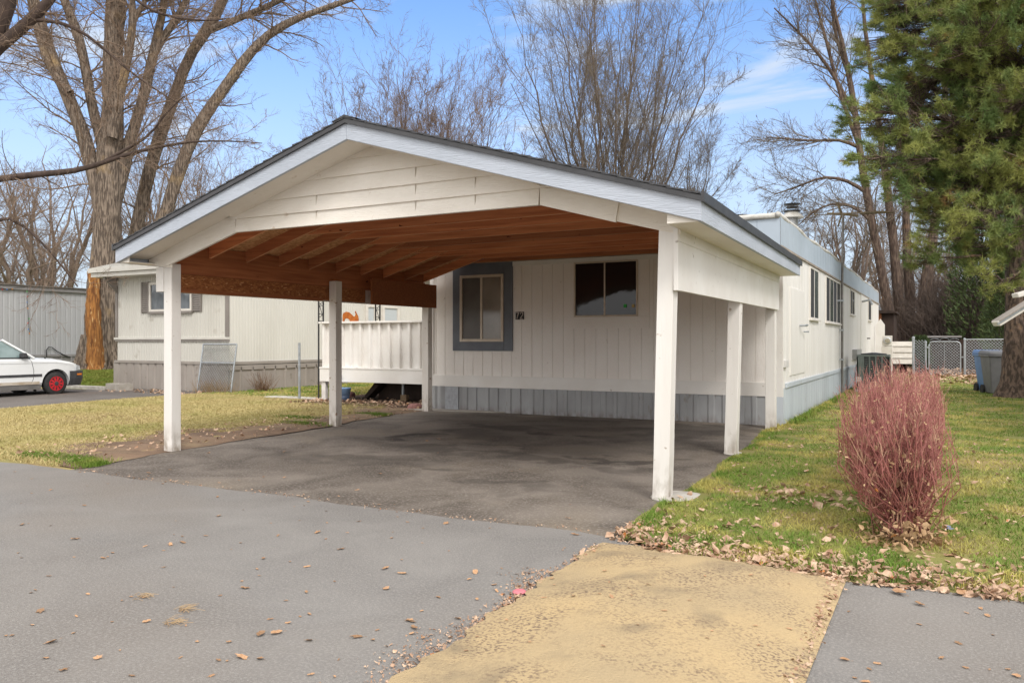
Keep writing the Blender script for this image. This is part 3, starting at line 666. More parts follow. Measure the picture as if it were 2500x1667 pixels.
b = C(); b.box(XL + .036, XL + .195, YF + .04, YR, ZE + .006, ZE + .018); b.build('eave_soffit', SIDING, car)
for (q0, q1) in ((-1.939, XR - .036), (XL + .036, XL + .195)):
    b = C(); b.prism([(q0, YF + .042, ZE + .003), (q1, YF + .042, ZE + .003), (q1, YF + .042, zf(q1) + .05), (q0, YF + .042, zf(q0) + .05)], (0, .012, 0)); b.build('soffit_return', SIDING, car)
# gable lap siding
b = C(); zb0 = 2.595; ph = .168
def xlim(z):   # half width of the gable face at height z
    return (XR - XM) - (z - ZE) / SL
k = 0; z = zb0
while z < zf(XM) + .03:
    z1_ = min(z + ph, zf(XM) + .045)
    ha = min(xlim(z - .05), 1.955 if k == 0 else 9); hb = xlim(z1_ - .05)
    hb = max(hb, .01)
    if k == 0: ha, hb = 1.93, 1.93 + 0
    lap = .016 if k else 0
    y_out, y_in = YS - .040, YS - .012
    P = [(XM - ha, y_out, z - lap), (XM + ha, y_out, z - lap), (XM + ha, YS + .01, z - lap), (XM - ha, YS + .01, z - lap),
         (XM - hb, y_in, z1_), (XM + hb, y_in, z1_), (XM + hb, YS + .01, z1_), (XM - hb, YS + .01, z1_)]
    b.hexa(P); z = z1_; k += 1
b.build('gable_siding', SIDING, car)
JOINT = M('joint_caulk_grey', (.50, .45, .38))
for (x, z0_, z1_) in ((-5.90, 2.60, 2.92), (-4.61, 2.60, 3.16), (-3.92, 2.60, 2.97)):
    b = C(); b.box(x - .0012, x + .0012, YS - .031, YS - .01, z0_, z1_); b.build('siding_joint', JOINT, car)
# sloping siding boards below the gable, both sides (two laps)
for sgn in (-1, 1):
    x_in = XM + sgn * 1.94; x_out = -8.27 if sgn < 0 else -2.50
    for (o0, o1, yo) in ((0.0, .165, YS - .024), (.163, .30, YS - .016)):
        b = C(); P = []
        for yy in (yo, YS + .012):
            for (x, oo) in ((x_in, o0), (x_out, o0), (x_out, o1 + (.02 if o1 > .2 else 0)), (x_in, o1 + (.02 if o1 > .2 else 0))):
                zz_ = zb0 - SL * .95 * abs(x - x_in) + oo
                zz_ = min(zz_, zf(x) + .06)
                xx = x + (.05 * (oo / .3) if sgn > 0 and x == x_out else -.0)
                P.append((xx, yy, zz_))
        a4, b4 = P[:4], P[4:]
        if sgn < 0:
            b.add(a4 + b4, [(0, 3, 2, 1), (4, 5, 6, 7), (0, 1, 5, 4), (1, 2, 6, 5), (2, 3, 7, 6), (3, 0, 4, 7)])
        else:
            b.add(a4 + b4, [(0, 1, 2, 3), (7, 6, 5, 4), (0, 4, 5, 1), (1, 5, 6, 2), (2, 6, 7, 3), (3, 7, 4, 0)])
        b.build('gable_board', SIDING, car)
b = C()      # flat panel between the board end and the corner post
b.prism([(-2.62, YS - .006, 2.43), (-1.93, YS - .006, 2.245), (-1.93, YS - .006, zf(-1.93) + .05), (-2.62, YS - .006, zf(-2.62) + .05)], (0, .02, 0)); b.build('corner_panel', SIDING, car)
b = C(); b.prism([(-8.62, YS - .006, 2.29), (-8.2, YS - .006, 2.24), (-8.2, YS - .006, zf(-8.2) + .05), (-8.62, YS - .006, zf(-8.62) + .05)], (0, .02, 0)); b.build('corner_panel', SIDING, car)
# headers / beams
b = C(); b.box(-1.985, -1.945, YS - .02, 9.05, 1.778, 2.30); b.box(-1.985, -1.947, 9.056, 11.0, 1.781, 2.30); b.box(-1.985, -1.946, 11.006, 12.4, 1.782, 2.30)
b.box(-1.99, -1.938, YS - .0, 12.4, 2.19, 2.302)
b.build('side_panel', PAINT, car, bevel=.003)
b = C(); b.box(-2.10, -1.99, YS + .02, 12.4, 2.22, 2.43); b.build('header_beam', LUMY, car)
b = C(); b.box(-2.02, -1.988, YS + .12, 12.4, 1.80, 2.215); b.build('side_panel', OSB, car)
b = C(); b.box(-8.45, -8.335, YS + .10, 10.75, 2.19, 2.42); b.build('header_beam', LUMY, car)
b = C(); b.box(-8.44, -8.337, 10.756, 12.42, 2.19, 2.41); b.build('header_beam', LUMY, car)
b = C(); b.box(-8.40, -8.35, YS + .12, 10.6, 1.975, 2.188); b.build('header_panel', OSB, car, bevel=.002)
b = C(); b.box(-8.13, -8.09, 10.45, 12.44, 1.935, 2.36); b.build('header_panel', OSBD, car, bevel=.002)
b = C(); b.box(-8.40, -8.325, YS + .12, 9.5, 1.96, 2.005); b.build('nailing_strip', LUMY, car)
b = C(); b.box(-8.49, -8.452, YS + .034, 12.42, 1.96, 2.30); b.build('side_panel', PAINT, car)
b = C(); b.box(-8.50, -8.372, YS + .005, YS + .03, 1.96, 2.26); b.build('end_panel', PAINT, car)
# rafters and collar ties
ry = np.linspace(6.62, 12.36, 10)
for i, y in enumerate(ry):
    for sgn in (-1, 1):
        b = C(); xo = -8.55 if sgn < 0 else -1.80
        P = []
        lo_, hi_ = (xo, XM) if sgn < 0 else (XM, xo)
        for dz in (.03, FH):
            for (x, yy) in ((lo_, y), (hi_, y), (hi_, y + .038), (lo_, y + .038)): P.append((x, yy, zf(x) + dz))
        b.hexa(P); lit_undersides(b.build('rafter', LUMX, car), LUMLIT)
    b = C(); zt = 2.735; hw = 2.08
    b.hexa([(XM - hw - .02, y + .039, zt), (XM + hw + .02, y + .039, zt), (XM + hw + .02, y + .077, zt), (XM - hw - .02, y + .077, zt),
            (XM - hw + .44, y + .039, zt + .138), (XM + hw - .44, y + .039, zt + .138), (XM + hw - .44, y + .077, zt + .138), (XM - hw + .44, y + .077, zt + .138)])
    lit_undersides(b.build('collar_tie', LUMX, car), LUMLIT)
for y in (8.62,):
    b = C(); b.box(XM - 1.5, XM + 1.5, y, y + .015, 2.76, 2.98); b.build('gusset_panel', OSB, car)
for sgn in (-1, 1):
    b = C(); xo = XM + sgn * 3.18
    for i in range(len(ry) - 1): b.box(xo - .019, xo + .019, ry[i] + .04, ry[i + 1] - .002, zf(xo) + .02, zf(xo) + FH - .005)
    b.build('rafter_blocking', LUMY, car)

# ------------------------------------------------------------------ MOBILE HOME (number 72)
HX0, HX1, HY0, HY1 = -8.62, -2.15, 12.75, 33.9
home = thing('mobile_home', 'long white mobile home with blue grey roof band and skirting behind the carport', 'mobile home', (-5.4, 23.3, 0))
b = MB(); b.box(HX0 + .03, HX1 - .03, HY0 + .03, HY1 - .02, .2, 3.0); b.build('core', WALLP, home)
b = MB(); b.ribs((HX0, HY0), (HX1, HY0), .60, 2.83, grooves(6.47, .205, .014, .010, .12)); b.build('front_wall', WALLP, home)
b = MB(); b.ribs((HX1, HY0), (HX1, HY1), .60, 2.83, boxribs(HY1 - HY0, .30, .27, -.008, .008)); b.build('side_wall', WALLR, home)
b = MB(); b.ribs((HX0, HY1), (HX0, HY0), .60, 2.83, boxribs(HY1 - HY0, .30, .27, -.008, .008)); b.build('side_wall', WALLR, home)
b = MB(); b.box(HX0 - .02, HX1 - .11, HY0 - .026, HY0 + .01, .502, .716); b.build('trim_board', PAINT, home, bevel=.003)
b = MB(); b.box(HX1 - .10, HX1 + .012, HY0 - .03, HY0 + .03, .5, 2.82); b.build('corner_trim', PAINT, home, bevel=.003)
b = MB(); b.box(HX0 - .012, HX0 + .07, HY0 - .02, HY0 + .04, .72, 2.82); b.build('corner_trim', PAINT, home, bevel=.003)
b = MB(); b.box(HX0 + .1, HX1 - .14, HY0 - .02, HY0 + .0, 2.71, 2.80); b.build('trim_board', PAINT, home, bevel=.003)
# skirting: front (grey corrugated, patched) and side (pale blue)
b = MB()
pr = []; q = .62
while q < 6.3: pr += [(q, 0), (q + .10, 0), (q + .12, .022), (q + .20, .022), (q + .22, 0.0), (q + .33, .0), (q + .345, .022), (q + .40, .022), (q + .415, 0)]; q += .46
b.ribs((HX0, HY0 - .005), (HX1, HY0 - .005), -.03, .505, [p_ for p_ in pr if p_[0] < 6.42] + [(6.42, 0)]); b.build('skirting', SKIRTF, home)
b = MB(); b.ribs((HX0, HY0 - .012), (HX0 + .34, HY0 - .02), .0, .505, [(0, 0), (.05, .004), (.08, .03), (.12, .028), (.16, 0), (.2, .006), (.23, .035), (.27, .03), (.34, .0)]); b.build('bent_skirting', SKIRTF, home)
b = MB(); b.box(HX0 + .345, HX0 + .63, HY0 - .03, HY0 - .006, .01, .5); b.build('board_patch', M('painted_strand_board', (.40, .42, .45), (.33, .345, .37), scale=30, stretch=(1, 1, .5), rough=.6, bump=.9, bscale=22, bstretch=(1, 1, 2.5)), home)
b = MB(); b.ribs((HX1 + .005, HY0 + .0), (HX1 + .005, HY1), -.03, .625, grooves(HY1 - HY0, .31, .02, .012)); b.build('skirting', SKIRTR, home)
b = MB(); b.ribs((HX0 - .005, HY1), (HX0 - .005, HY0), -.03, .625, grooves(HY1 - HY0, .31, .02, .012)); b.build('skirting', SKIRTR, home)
b = MB(); b.box(HX1 + .002, HX1 + .028, HY0 + .22, HY1, .625, .70); b.build('skirting_rail', SKIRTR, home, bevel=.004)
b = MB(); b.box(HX1 - .10, HX1 + .02, HY0 - .035, HY0 + .0, -.02, .499); b.build('corner_trim', SKIRTR, home)
# roof band and coping
BY0 = 12.50
b = MB()
b.ribs((HX1 + .012, BY0), (HX1 + .012, HY1 + .02), 2.80, 3.24, grooves(HY1 - BY0, .41, .012, .006)); b.ribs((HX0 - .012, BY0), (HX1 + .012, BY0), 2.80, 3.24, grooves(6.49, .41, .012, .006)); b.ribs((HX0 - .012, HY1 + .02), (HX0 - .012, BY0), 2.80, 3.24, grooves(HY1 - BY0, .41, .012, .006))
b.build('roof_band', BAND, home)
b = MB(); b.box(HX0, HX1, BY0 + .02, HY0 + .2, 2.79, 2.82); b.box(HX1 - .04, HX1 + .03, BY0 + .01, HY1, 2.765, 2.80); b.build('band_trim', M('weathered_rail', (.36, .31, .26), (.25, .21, .18), scale=5, rough=.8), home)
# wavy coated roof edge
pts = [(HX1 - .02, y, 3.245 + .018 * math.sin(y * 1.1) + .012 * math.sin(y * 2.7 + 1)) for y in np.arange(BY0 - .05, HY1 + .2, .35)]
b = MB(); b.tube(pts, [.042 + .006 * math.sin(i * 1.3) for i in range(len(pts))], 8)
pts2 = [(x, BY0 - .005, 3.25 + .006 * math.sin(x * 3)) for x in np.linspace(HX0, HX1 - .01, 24)]
b.tube(pts2, .045, 8)
b.build('roof_coping', CAPW, home, smooth=True)
U, Vv = np.meshgrid(np.linspace(0, 1, 12), np.linspace(0, 1, 30), indexing='ij')
X = HX0 + (HX1 - HX0) * U; Y = BY0 + (HY1 - BY0) * Vv; Z = 3.25 + .20 * np.sin(np.pi * U)
i = np.arange(11)[:, None]; j = np.arange(29)[None, :]
fast('roof', np.stack([X, Y, Z], -1), np.stack([i * 30 + j, (i + 1) * 30 + j, (i + 1) * 30 + j + 1, i * 30 + j + 1], -1).reshape(-1, 4), None, CAPW, home, True)
# front windows
WY = HY0
a0 = atY(1107, 645, WY); a1 = atY(1252.5, 857, WY)
b = MB(); x0, x1, z0, z1 = a0[0], a1[0], a1[2], a0[2] + .02; tw = .155
fx0, fx1 = atY(1125, 700, WY)[0], atY(1231, 700, WY)[0]; fz0, fz1 = atY(1180, 834, WY)[2], atY(1180, 671, WY)[2]
b.box(x0, fx0, WY - .025, WY + .005, z0, z1); b.box(fx1, x1, WY - .025, WY + .005, z0, z1); b.box(fx0 + .001, fx1 - .001, WY - .024, WY + .005, z0, fz0); b.box(fx0 + .001, fx1 - .001, WY - .024, WY + .005, fz1, z1)
b.build('window_surround', SLATE, home, bevel=.003)
window(home, (fx0, WY), (1, 0), fx1 - fx0, fz0, fz1, .05, FRAMEC, [GLASSF2, GLASSF], depth=.045)
gx0, gx1 = atY(1402, 700, WY)[0], atY(1558, 700, WY)[0]; gz0, gz1 = atY(1480, 773, WY)[2], atY(1480, 637, WY)[2]
win2 = window(home, (gx0, WY), (1, 0), gx1 - gx0, gz0, gz1, .028, FRAMEC, [GLASSD, GLASSD], depth=.03, fract=[.49, .51])
b = MB(); b.box(gx0 - .18, gx1 + .20, WY - .012, WY + .005, gz0 - .20, gz0 - .003); b.box(gx0 - .18, gx0 - .003, WY - .012, WY + .005, gz0 - .002, gz1 + .1); b.box(gx1 + .003, gx1 + .20, WY - .012, WY + .005, gz0 - .002, gz1 + .1); b.build('window_surround', WALLP, home, bevel=.003)
q = atY(1526, 747, WY - .03); b = MB(); b.box(q[0] - .025, q[0] + .025, WY - .032, WY - .027, q[2] - .025, q[2] + .03); b.build('green_sticker', M('green_paper', (.05, .45, .08), rough=.6), win2)
q = atY(1546, 747, WY - .03); b = MB(); b.box(q[0] - .025, q[0] + .02, WY - .032, WY - .027, q[2] - .025, q[2] + .03); b.build('yellow_sticker', M('yellow_paper', (.55, .42, .2), rough=.6), win2)
# house number: two black tiles with pale slanted digits
numx0, numx1 = atY(1259.5, 765, WY)[0], atY(1279.5, 765, WY)[0]; numz0, numz1 = atY(1270, 780, WY)[2], atY(1270, 761, WY)[2]
b = MB(); mid = (numx0 + numx1) / 2
b.box(numx0, mid - .004, WY - .018, WY + .003, numz0, numz1); b.box(mid + .004, numx1, WY - .018, WY + .003, numz0, numz1)
num = b.build('house_number', M('black_tile', (.012, .011, .012), rough=.35), home, bevel=.002)
DIG = M('pale_digit', (.52, .47, .43), rough=.5)
def digit(strokes, x0, x1):
    b = MB(); W_ = x1 - x0; H_ = numz1 - numz0
    for st in strokes:
        pp = [(x0 + W_ * (a + .13 * (c_ - .5)), WY - .0195, numz0 + H_ * c_) for a, c_ in st]
        for k in range(len(pp) - 1): b.bar(pp[k], pp[k + 1], .006, .017, up=(0, 1, 0)) if False else b.tube([pp[k], pp[k + 1]], .0085, 6)
    b.build('digit', DIG, num)
digit([[(.12, .90), (.86, .90), (.60, .5), (.46, .08)]], numx0, mid - .004)
digit([[(.16, .72), (.26, .88), (.55, .93), (.80, .80), (.76, .60), (.45, .33), (.16, .10), (.88, .10)]], mid + .004, numx1)
# side wall windows, door panels, pipes
def sidewin(u0, u1, vt, vb, panes, fract=None, sill=.03):
    y0 = atX(u0, vb, HX1)[1]; y1 = atX(u1, vb, HX1)[1]
    um = (u0 + u1) / 2; zt = atX(u0, vt, HX1)[2]; zb = atX(u0, vb, HX1)[2]
    window(home, (HX1, y0), (0, 1), y1 - y0, zb, min(zt, 2.74), .032, FRAMEW, panes, depth=.022, fract=fract, sill=sill)
SCREEN = M('dark_screen', (.05, .048, .05), (.035, .034, .036), scale=6, rough=.6, spec=.2)
sidewin(1976, 1997, 650, 778, [SCREEN, GLASSB])
sidewin(2015, 2050, 672, 786, [SCREEN, GLASSB, SCREEN, GLASSB])
sidewin(2075, 2085, 702, 768, [SCREEN, GLASSB])
sidewin(2119, 2126, 729, 782, [SCREEN])
def sidepanel(u0, u1, vt, vb, name, m, d=.02, seam=True):
    y0 = atX(u0, vb, HX1)[1]; y1 = atX(u1, vb, HX1)[1]; zt = atX(u0, vt, HX1)[2]; zb = atX(u0, vb, HX1)[2]
    b = MB(); b.box(HX1 - .01, HX1 + d, y0, y1, zb, zt); return b.build(name, m, home, bevel=.006), (y0, y1, zb, zt)
dr, (y0, y1, zb, zt) = sidepanel(1928, 1963, 700, 917, 'access_door', WALLR, .014)
b = MB(); b.tube([(HX1 + .03, y1 - .25, 1.52), (HX1 + .09, y1 - .25, 1.52), (HX1 + .09, y1 - .12, 1.52)], .015, 6); b.build('handle', GALV, dr)
dr, (y0, y1, zb, zt) = sidepanel(2101, 2117, 718, 880, 'side_door', WALLR, .02)
b = MB(); b.tube([(HX1 + .02, y1 - .3, 1.45), (HX1 + .09, y1 - .3, 1.45), (HX1 + .09, y1 - .12, 1.45)], .02, 6); b.build('handle', BLACKM, dr)
b = MB(); b.tube([(HX1 + .03, y0 + .1, 2.55), (HX1 + .25, y0 + .1, 2.6), (HX1 + .32, y0 + .1, 2.45)], .03, 8); b.build('porch_lamp', GALV, home)
o, _ = sidepanel(2081, 2093, 853, 878, 'meter_box', M('grey_box_paint', (.44, .44, .43), (.36, .36, .35), scale=6, rough=.5), .12)
o, _ = sidepanel(1911, 1918, 880, 897, 'outlet_box', M('outlet_cover', (.6, .59, .57), rough=.4), .05)
b = MB(); yv = atX(1950, 780, HX1)[1]; b.tube([(HX1, yv, 1.62), (HX1 + .1, yv, 1.62), (HX1 + .12, yv + .14, 1.63)], .02, 6); b.build('vent_pipe', GALV, home)
ym = atX(2087, 900, HX1)[1]
b = MB()
for k in range(5): b.tube([(HX1 + .02, ym + .05 * k, .95), (HX1 + .12 + .03 * k, ym + .05 * k, .75 - .03 * k), (HX1 + .2 + .05 * k, ym + .1 + .05 * k, .45), (HX1 + .5, ym + .3 + .08 * k, .32)], .018, 6)
b.build('refrigerant_line', BLACKM, home)
b = MB(); b.box(HX1 + .05, HX1 + .3, ym - .05, ym + .25, .05, .5); b.lathe((HX1 + .2, ym + .1, .5), [(.09, 0), (.09, .12), (.02, .14)], 12); b.build('gas_meter', M('gas_meter_grey', (.10, .095, .09), (.2, .19, .18), scale=9, rough=.6), home)
# chimney: flue, storm collar, rain cap
cc = atT(1934, 560, 19.0); chx, chy = cc[0], cc[1]
ch = MB(); ch.lathe((chx, chy, 3.2), [(.14, 0), (.14, 1.12), (.13, 1.14)], 20); flue = ch.build('chimney', M('flue_steel', (.45, .46, .47), (.33, .34, .35), scale=6, stretch=(4, 4, .4), rough=.4, metal=.4), home, smooth=True)
zc = 3.86; k_ = 18.6 / FPX
b = MB(); b.lathe((chx, chy, 0), [(.15, 4.33), (.26, 4.27), (.27, 4.285), (.14, 4.42), (.12, 4.44)], 20); b.build('storm_collar', CAPW, flue)
b = MB()
for z_ in (4.43, 4.59): b.lathe((chx, chy, z_), [(.12, 0), (.19, .005), (.19, .025), (.1, .04)], 20)
for a in range(6):
    aa = a * math.pi / 3; b.bar((chx + .13 * math.cos(aa), chy + .13 * math.sin(aa), 4.45), (chx + .13 * math.cos(aa), chy + .13 * math.sin(aa), 4.6), .03, .012)
b.lathe((chx, chy, 4.52), [(.135, 0), (.135, .025)], 16)
b.build('rain_cap', BLACKM, flue)

# TV antenna on a mast strapped to the wall
ma = atX(2056, 960, HX1 + .06)
ant = thing('tv_antenna', 'tall thin metal aerial mast strapped to the white side wall with bent arms on top', 'aerial', (ma[0], ma[1], float(gz(ma[0], ma[1]))))
zt = atX(2057, 524, HX1 + .06)[2]
b = MB(); b.tube([(ma[0], ma[1], 0), (ma[0], ma[1], 2.7), (ma[0] + .02, ma[1], zt)], .028, 8); b.build('mast', M('mast_steel', (.20, .19, .18), (.14, .13, .12), scale=6, rough=.5, metal=.3), ant)
b = MB(); AL = M('antenna_bar', (.17, .13, .07), (.11, .085, .05), scale=9, rough=.6)
mx_, my_ = ma[0] + .02, ma[1]
def amp(u, v, dy=0): return atY(u, v, my_ + dy)
b.tube([amp(2019, 522), amp(2060, 523), amp(2096, 527)], .032, 6); b.tube([amp(2044, 494), amp(2055, 524)], .03, 6); b.tube([amp(2055, 524), amp(2046, 553)], .022, 6)
b.build('boom', AL, ant)
b = MB()
for (u0, v0, u1, v1, dy) in ((1985, 525, 2030, 523, 0), (2090, 520, 2163, 516, .4), (2098, 523, 2180, 519, .6), (2060, 521, 2170, 518, -.3)): b.tube([amp(u0, v0), amp(u1, v1, dy)], .012, 4)
b.build('element', AL, ant)
b = MB()
for z_ in (.9, 1.6, 2.3): b.box(ma[0] - .06, ma[0] + .035, ma[1] - .05, ma[1] + .05, z_, z_ + .04)
b.build('bracket', GALV, ant)

# AC condenser
ax, ay = -1.52, 22.2
acu = thing('air_conditioner', 'square grey green air conditioner unit beside the white side wall', 'air conditioner', (ax, ay, .05))
b = MB(); b.box(ax - .42, ax + .42, ay - .42, ay + .42, .03, .14); b.build('base_pad', CONC, acu)
b = MB(); b.box(ax - .34, ax + .34, ay - .34, ay + .34, .14, .97); b.build('coil', M('coil_dark', (.05, .055, .055), (.08, .085, .085), scale=60, stretch=(1, 1, 5), rough=.6, metal=.3), acu)
b = MB()
b.box(ax - .37, ax + .37, ay - .37, ay + .37, .97, 1.02); b.box(ax - .365, ax + .365, ay - .365, ay + .365, .14, .2)
for k in range(6):
    q = -.355 + k * .142
    for (xx, yy) in ((ax + q, ay - .355), (ax + .355, ay + q), (ax - .355, ay + q)): b.box(xx - .014, xx + .014, yy - .012, yy + .012, .2, .97)
for k in range(16):
    z_ = .24 + k * .045; b.box(ax - .352, ax + .352, ay - .352, ay - .344, z_, z_ + .008); b.box(ax + .344, ax + .352, ay - .352, ay + .352, z_, z_ + .008)
b.box(ax - .36, ax - .20, ay - .362, ay - .345, .2, .97)
b.build('cabinet', ACG, acu)
b = MB(); b.lathe((ax, ay, 1.02), [(.3, 0), (.3, .02), (.05, .05)], 24); b.build('fan_guard', BLACKM, acu)
b = MB(); b.box(ax - .37, ax - .26, ay - .375, ay - .363, .34, .46); b.build('nameplate', FRAMEW, acu)

# ------------------------------------------------------------------ DECK on the left side of the home
dk = thing('deck', 'white painted raised deck with ribbed railing at the corner of the mobile home', 'deck', (-10.2, 14.5, .05))
DX0, DX1, DY0, DY1 = -11.87, -8.66, 13.27, 17.0
b = MB(); b.box(DX0, DX1, DY0, DY0 + .04, .49, .765); b.box(DX0, DX0 + .04, DY0 + .042, DY1, .49, .765); b.build('rim_board', PAINT, dk, bevel=.004)
b = MB(); b.box(DX0 + .01, DX1, DY0 + .045, DY1, .70, .745); b.build('floor', M('deck_floor', (.2, .17, .14), (.14, .12, .1), scale=6, stretch=(8, .4, 1), rough=.8), dk)
b = MB(); prof = []; q = 0
L = DX1 - DX0 - .06
while q < L - .2: prof += [(q, .01), (q + .055, .01), (q + .07, -.055), (q + .235, -.055)]; q += .25
b.ribs((DX0 + .06, DY0 + .03), (DX1, DY0 + .03), .79, 1.735, prof + [(L, -.055)])
sk = b.build('railing_panel', PAINT, dk); so_ = sk.modifiers.new('thick', 'SOLIDIFY'); so_.thickness = .008
b = MB(); b.box(DX0 - .01, DX1, DY0 - .03, DY0 + .11, 1.735, 1.775); b.box(DX0, DX1, DY0 - .012, DY0 + .08, .766, .80); b.build('rail', PAINT, dk, bevel=.004)
b = MB(); prof = []; q = 0; L = DY1 - DY0 - .1
while q < L - .2: prof += [(q, .01), (q + .055, .01), (q + .07, -.055), (q + .235, -.055)]; q += .25
b.ribs((DX0 + .03, DY1), (DX0 + .03, DY0 + .1), .79, 1.735, prof + [(L, -.055)]); sk = b.build('railing_panel', PAINT, dk); so_ = sk.modifiers.new('thick', 'SOLIDIFY'); so_.thickness = .008
for (x, y) in ((DX0 + .07, DY0 + .09), (DX0 + .07, DY1 - .1), (DX1 - .12, DY0 + .1)):
    b = MB(); b.box(x - .055, x + .055, y - .045, y + .055, .02, .485); b.build('leg', POSTM, dk, bevel=.004)
b = MB(); b.box(DX0 + .9, DX1 - .05, DY0 + .9, DY0 + .94, .05, .69); b.build('shade_board', DARKW, dk)  # dark board added to stand in for the black shade under the deck
b = MB(); b.hexa([(DX0 + .65, DY0 + .65, .10), (DX0 + .72, DY0 + .62, .05), (DX0 + .72, DY0 + .9, .05), (DX0 + .65, DY0 + .9, .10), (DX0 + 1.2, DY0 + .65, .68), (DX0 + 1.45, DY0 + .62, .68), (DX0 + 1.45, DY0 + .9, .68), (DX0 + 1.2, DY0 + .9, .68)]); b.build('stair_stringer', DARKW, dk)
b = MB(); b.box(DX0 + 1.62, DX0 + 1.82, DY0 + .5, DY0 + .62, .06, .10); b.box(DX0 + 1.75, DX0 + 1.9, DY0 + .55, DY0 + .65, .1, .22); b.build('timber_block', M('raw_timber', (.3, .22, .13), (.22, .15, .09), scale=8, rough=.8), dk)
b = MB(); b.tube([(DX0 + 1.78, DY0 + .6, .2), (DX0 + 1.78, DY0 + .6, .69)], .03, 8); b.tube([(DX0 + 2.3, DY0 + .7, .3), (DX0 + 3.0, DY0 + .75, .32)], .012, 6); b.build('pipe', GALV, dk)
# porch awning with scrolled iron posts
aw = thing('porch_awning', 'porch roof on scrolled black iron posts above the white deck', 'awning', (-10.3, 15.2, .05))
b = MB(); b.hexa([(-12.1, 13.2, 2.62), (-8.66, 13.2, 2.72), (-8.66, 17.2, 2.72), (-12.1, 17.2, 2.62), (-12.1, 13.2, 2.68), (-8.66, 13.2, 2.78), (-8.66, 17.2, 2.78), (-12.1, 17.2, 2.68)]); b.build('roof', FRAMEW, aw)
def scroll(x, y, z0, z1, wd=.13):
    b = MB()
    b.tube([(x, y, z0), (x, y, z1)], .018, 6); b.tube([(x + wd, y, z0 if z0 > .5 else 1.78), (x + wd, y, z1)], .018, 6)
    zz_ = max(z0, 1.80); k = 0
    while zz_ < z1 - .1:
        b.tube([(x, y, zz_ + .4), (x + wd, y, zz_ + .05)], .008, 5)
        for (ox, sg, oz) in ((x + .045, 1, .12), (x + .035, 1, .34), (x + wd - .035, -1, .36)):
            b.tube([(ox + sg * .033 * math.cos(a), y, zz_ + oz + .036 * math.sin(a)) for a in np.linspace(-2.2, 2.4, 9)], .007, 5)
        zz_ += .42; k += 1
    b.tube([(x, y, max(z0, 1.79)), (x + wd, y, max(z0, 1.79))], .01, 5)
    return b.build('scroll_post', BLACKM, aw)
scroll(DX0 - .06, DY0 + .04, .03, 2.66)
q = atY(917, 780, 15.6); scroll(q[0], 15.6, .75, 2.7)
# orange animal ornament on the rail
oc = atY(852, 787, DY0 + .04)
orn = [(836, 787), (836, 770), (838, 764), (845, 761), (851, 762), (858, 768), (863, 773), (866, 772), (868, 767), (866, 762), (867, 759), (870, 766), (873, 771), (874.5, 778), (874, 786), (870, 787), (869, 784.5), (861, 784.5), (859, 786.5), (855, 786.5), (852, 780), (846, 777), (841, 779), (839, 787)]
b = MB(); pts = [atY(u, v, DY0 + .03) for u, v in orn]; b.prism(pts, (0, .022, 0))
o = b.build('animal_ornament', ORANGE, None, bevel=.003, loc=tuple(atY(855, 787, DY0 + .03))); tag(o, 'orange animal shaped metal cutout standing on the white deck rail', 'ornament')
# bucket and flower pot under the deck edge
bk = atZ(840, 982, .05)
bt = thing('bucket', 'blue plastic bucket on the ground by the white deck', 'bucket', (bk[0] + .05, bk[1] - .1, .05))
bx_, by_ = bk[0] + .05, bk[1] - .1
b = MB(); b.lathe((bx_, by_, .05), [(.12, 0), (.15, .17)], 20); b.build('body', M('bucket_dark_blue', (.05, .075, .13), (.04, .06, .10), scale=4, rough=.5), bt, smooth=True)
b = MB(); b.lathe((bx_, by_, .221), [(.152, 0), (.17, .13), (.178, .135), (.178, .15), (.15, .15)], 20); b.build('rim', BLUEPL2, bt, smooth=True)
b = MB(); b.tube([(bx_ - .1, by_, .36), (bx_ - .06, by_, .55), (bx_ - .04, by_, .62)], .012, 6); b.build('handle', BLACKM, bt)
pk = atZ(858, 972, .06)
b = MB(); b.lathe((pk[0] + .02, pk[1] - .05, .05), [(.06, 0), (.1, .05), (.11, .12), (.06, .16), (.02, .165)], 9)
o = b.build('stone', PINKR, None, bevel=.01, loc=(pk[0], pk[1], .05)); tag(o, 'small pink stone lying beside the blue bucket', 'stone')
pk = atZ(1018, 1000, .05)
b = MB(); b.lathe((pk[0] - .08, pk[1] + .05, .04), [(.15, 0), (.16, .05), (.11, .12), (.02, .13)], 8)
o = b.build('stone', PINKR, None, bevel=.02, loc=(pk[0], pk[1], .05)); tag(o, 'flat brownish stone against the rear left carport post', 'stone')

# ------------------------------------------------------------------ NEIGHBOUR'S TAN HOME
NX0, NX1, NY0, NY1 = -20.3, -15.93, 14.46, 34
nb = thing('neighbour_home', 'tan ribbed mobile home with taupe shutters left of the carport', 'mobile home', (-18, 24, 0))
def fine(L, pitch=.10): return boxribs(L, pitch, pitch * .62, -.010, .008)
b = MB(); b.box(NX0 + .04, NX1 - .04, NY0 + .04, NY1, .2, 3.1); b.build('core', TANW, nb)
b = MB(); b.ribs((NX0, NY0), (NX1, NY0), .82, 3.12, fine(NX1 - NX0)); b.build('front_wall', TANW, nb)
b = MB(); b.ribs((NX1, NY0), (NX1, NY1), .82, 3.12, fine(NY1 - NY0)); b.build('side_wall', M('ribbed_cream_siding', (.64, .625, .575), (.58, .565, .515), scale=1.2, stretch=(1, 1, .4), rough=.5, spec=.4), nb)
b = MB(); b.ribs((NX0, NY1), (NX0, NY0), .82, 3.12, fine(NY1 - NY0)); b.build('side_wall', TANW, nb)
b = MB(); b.box(NX0 - .1, NX1 + .02, NY0 - .05, NY0 + .01, 1.40, 1.46); b.build('belt_rail', TANTRIM, nb, bevel=.006)
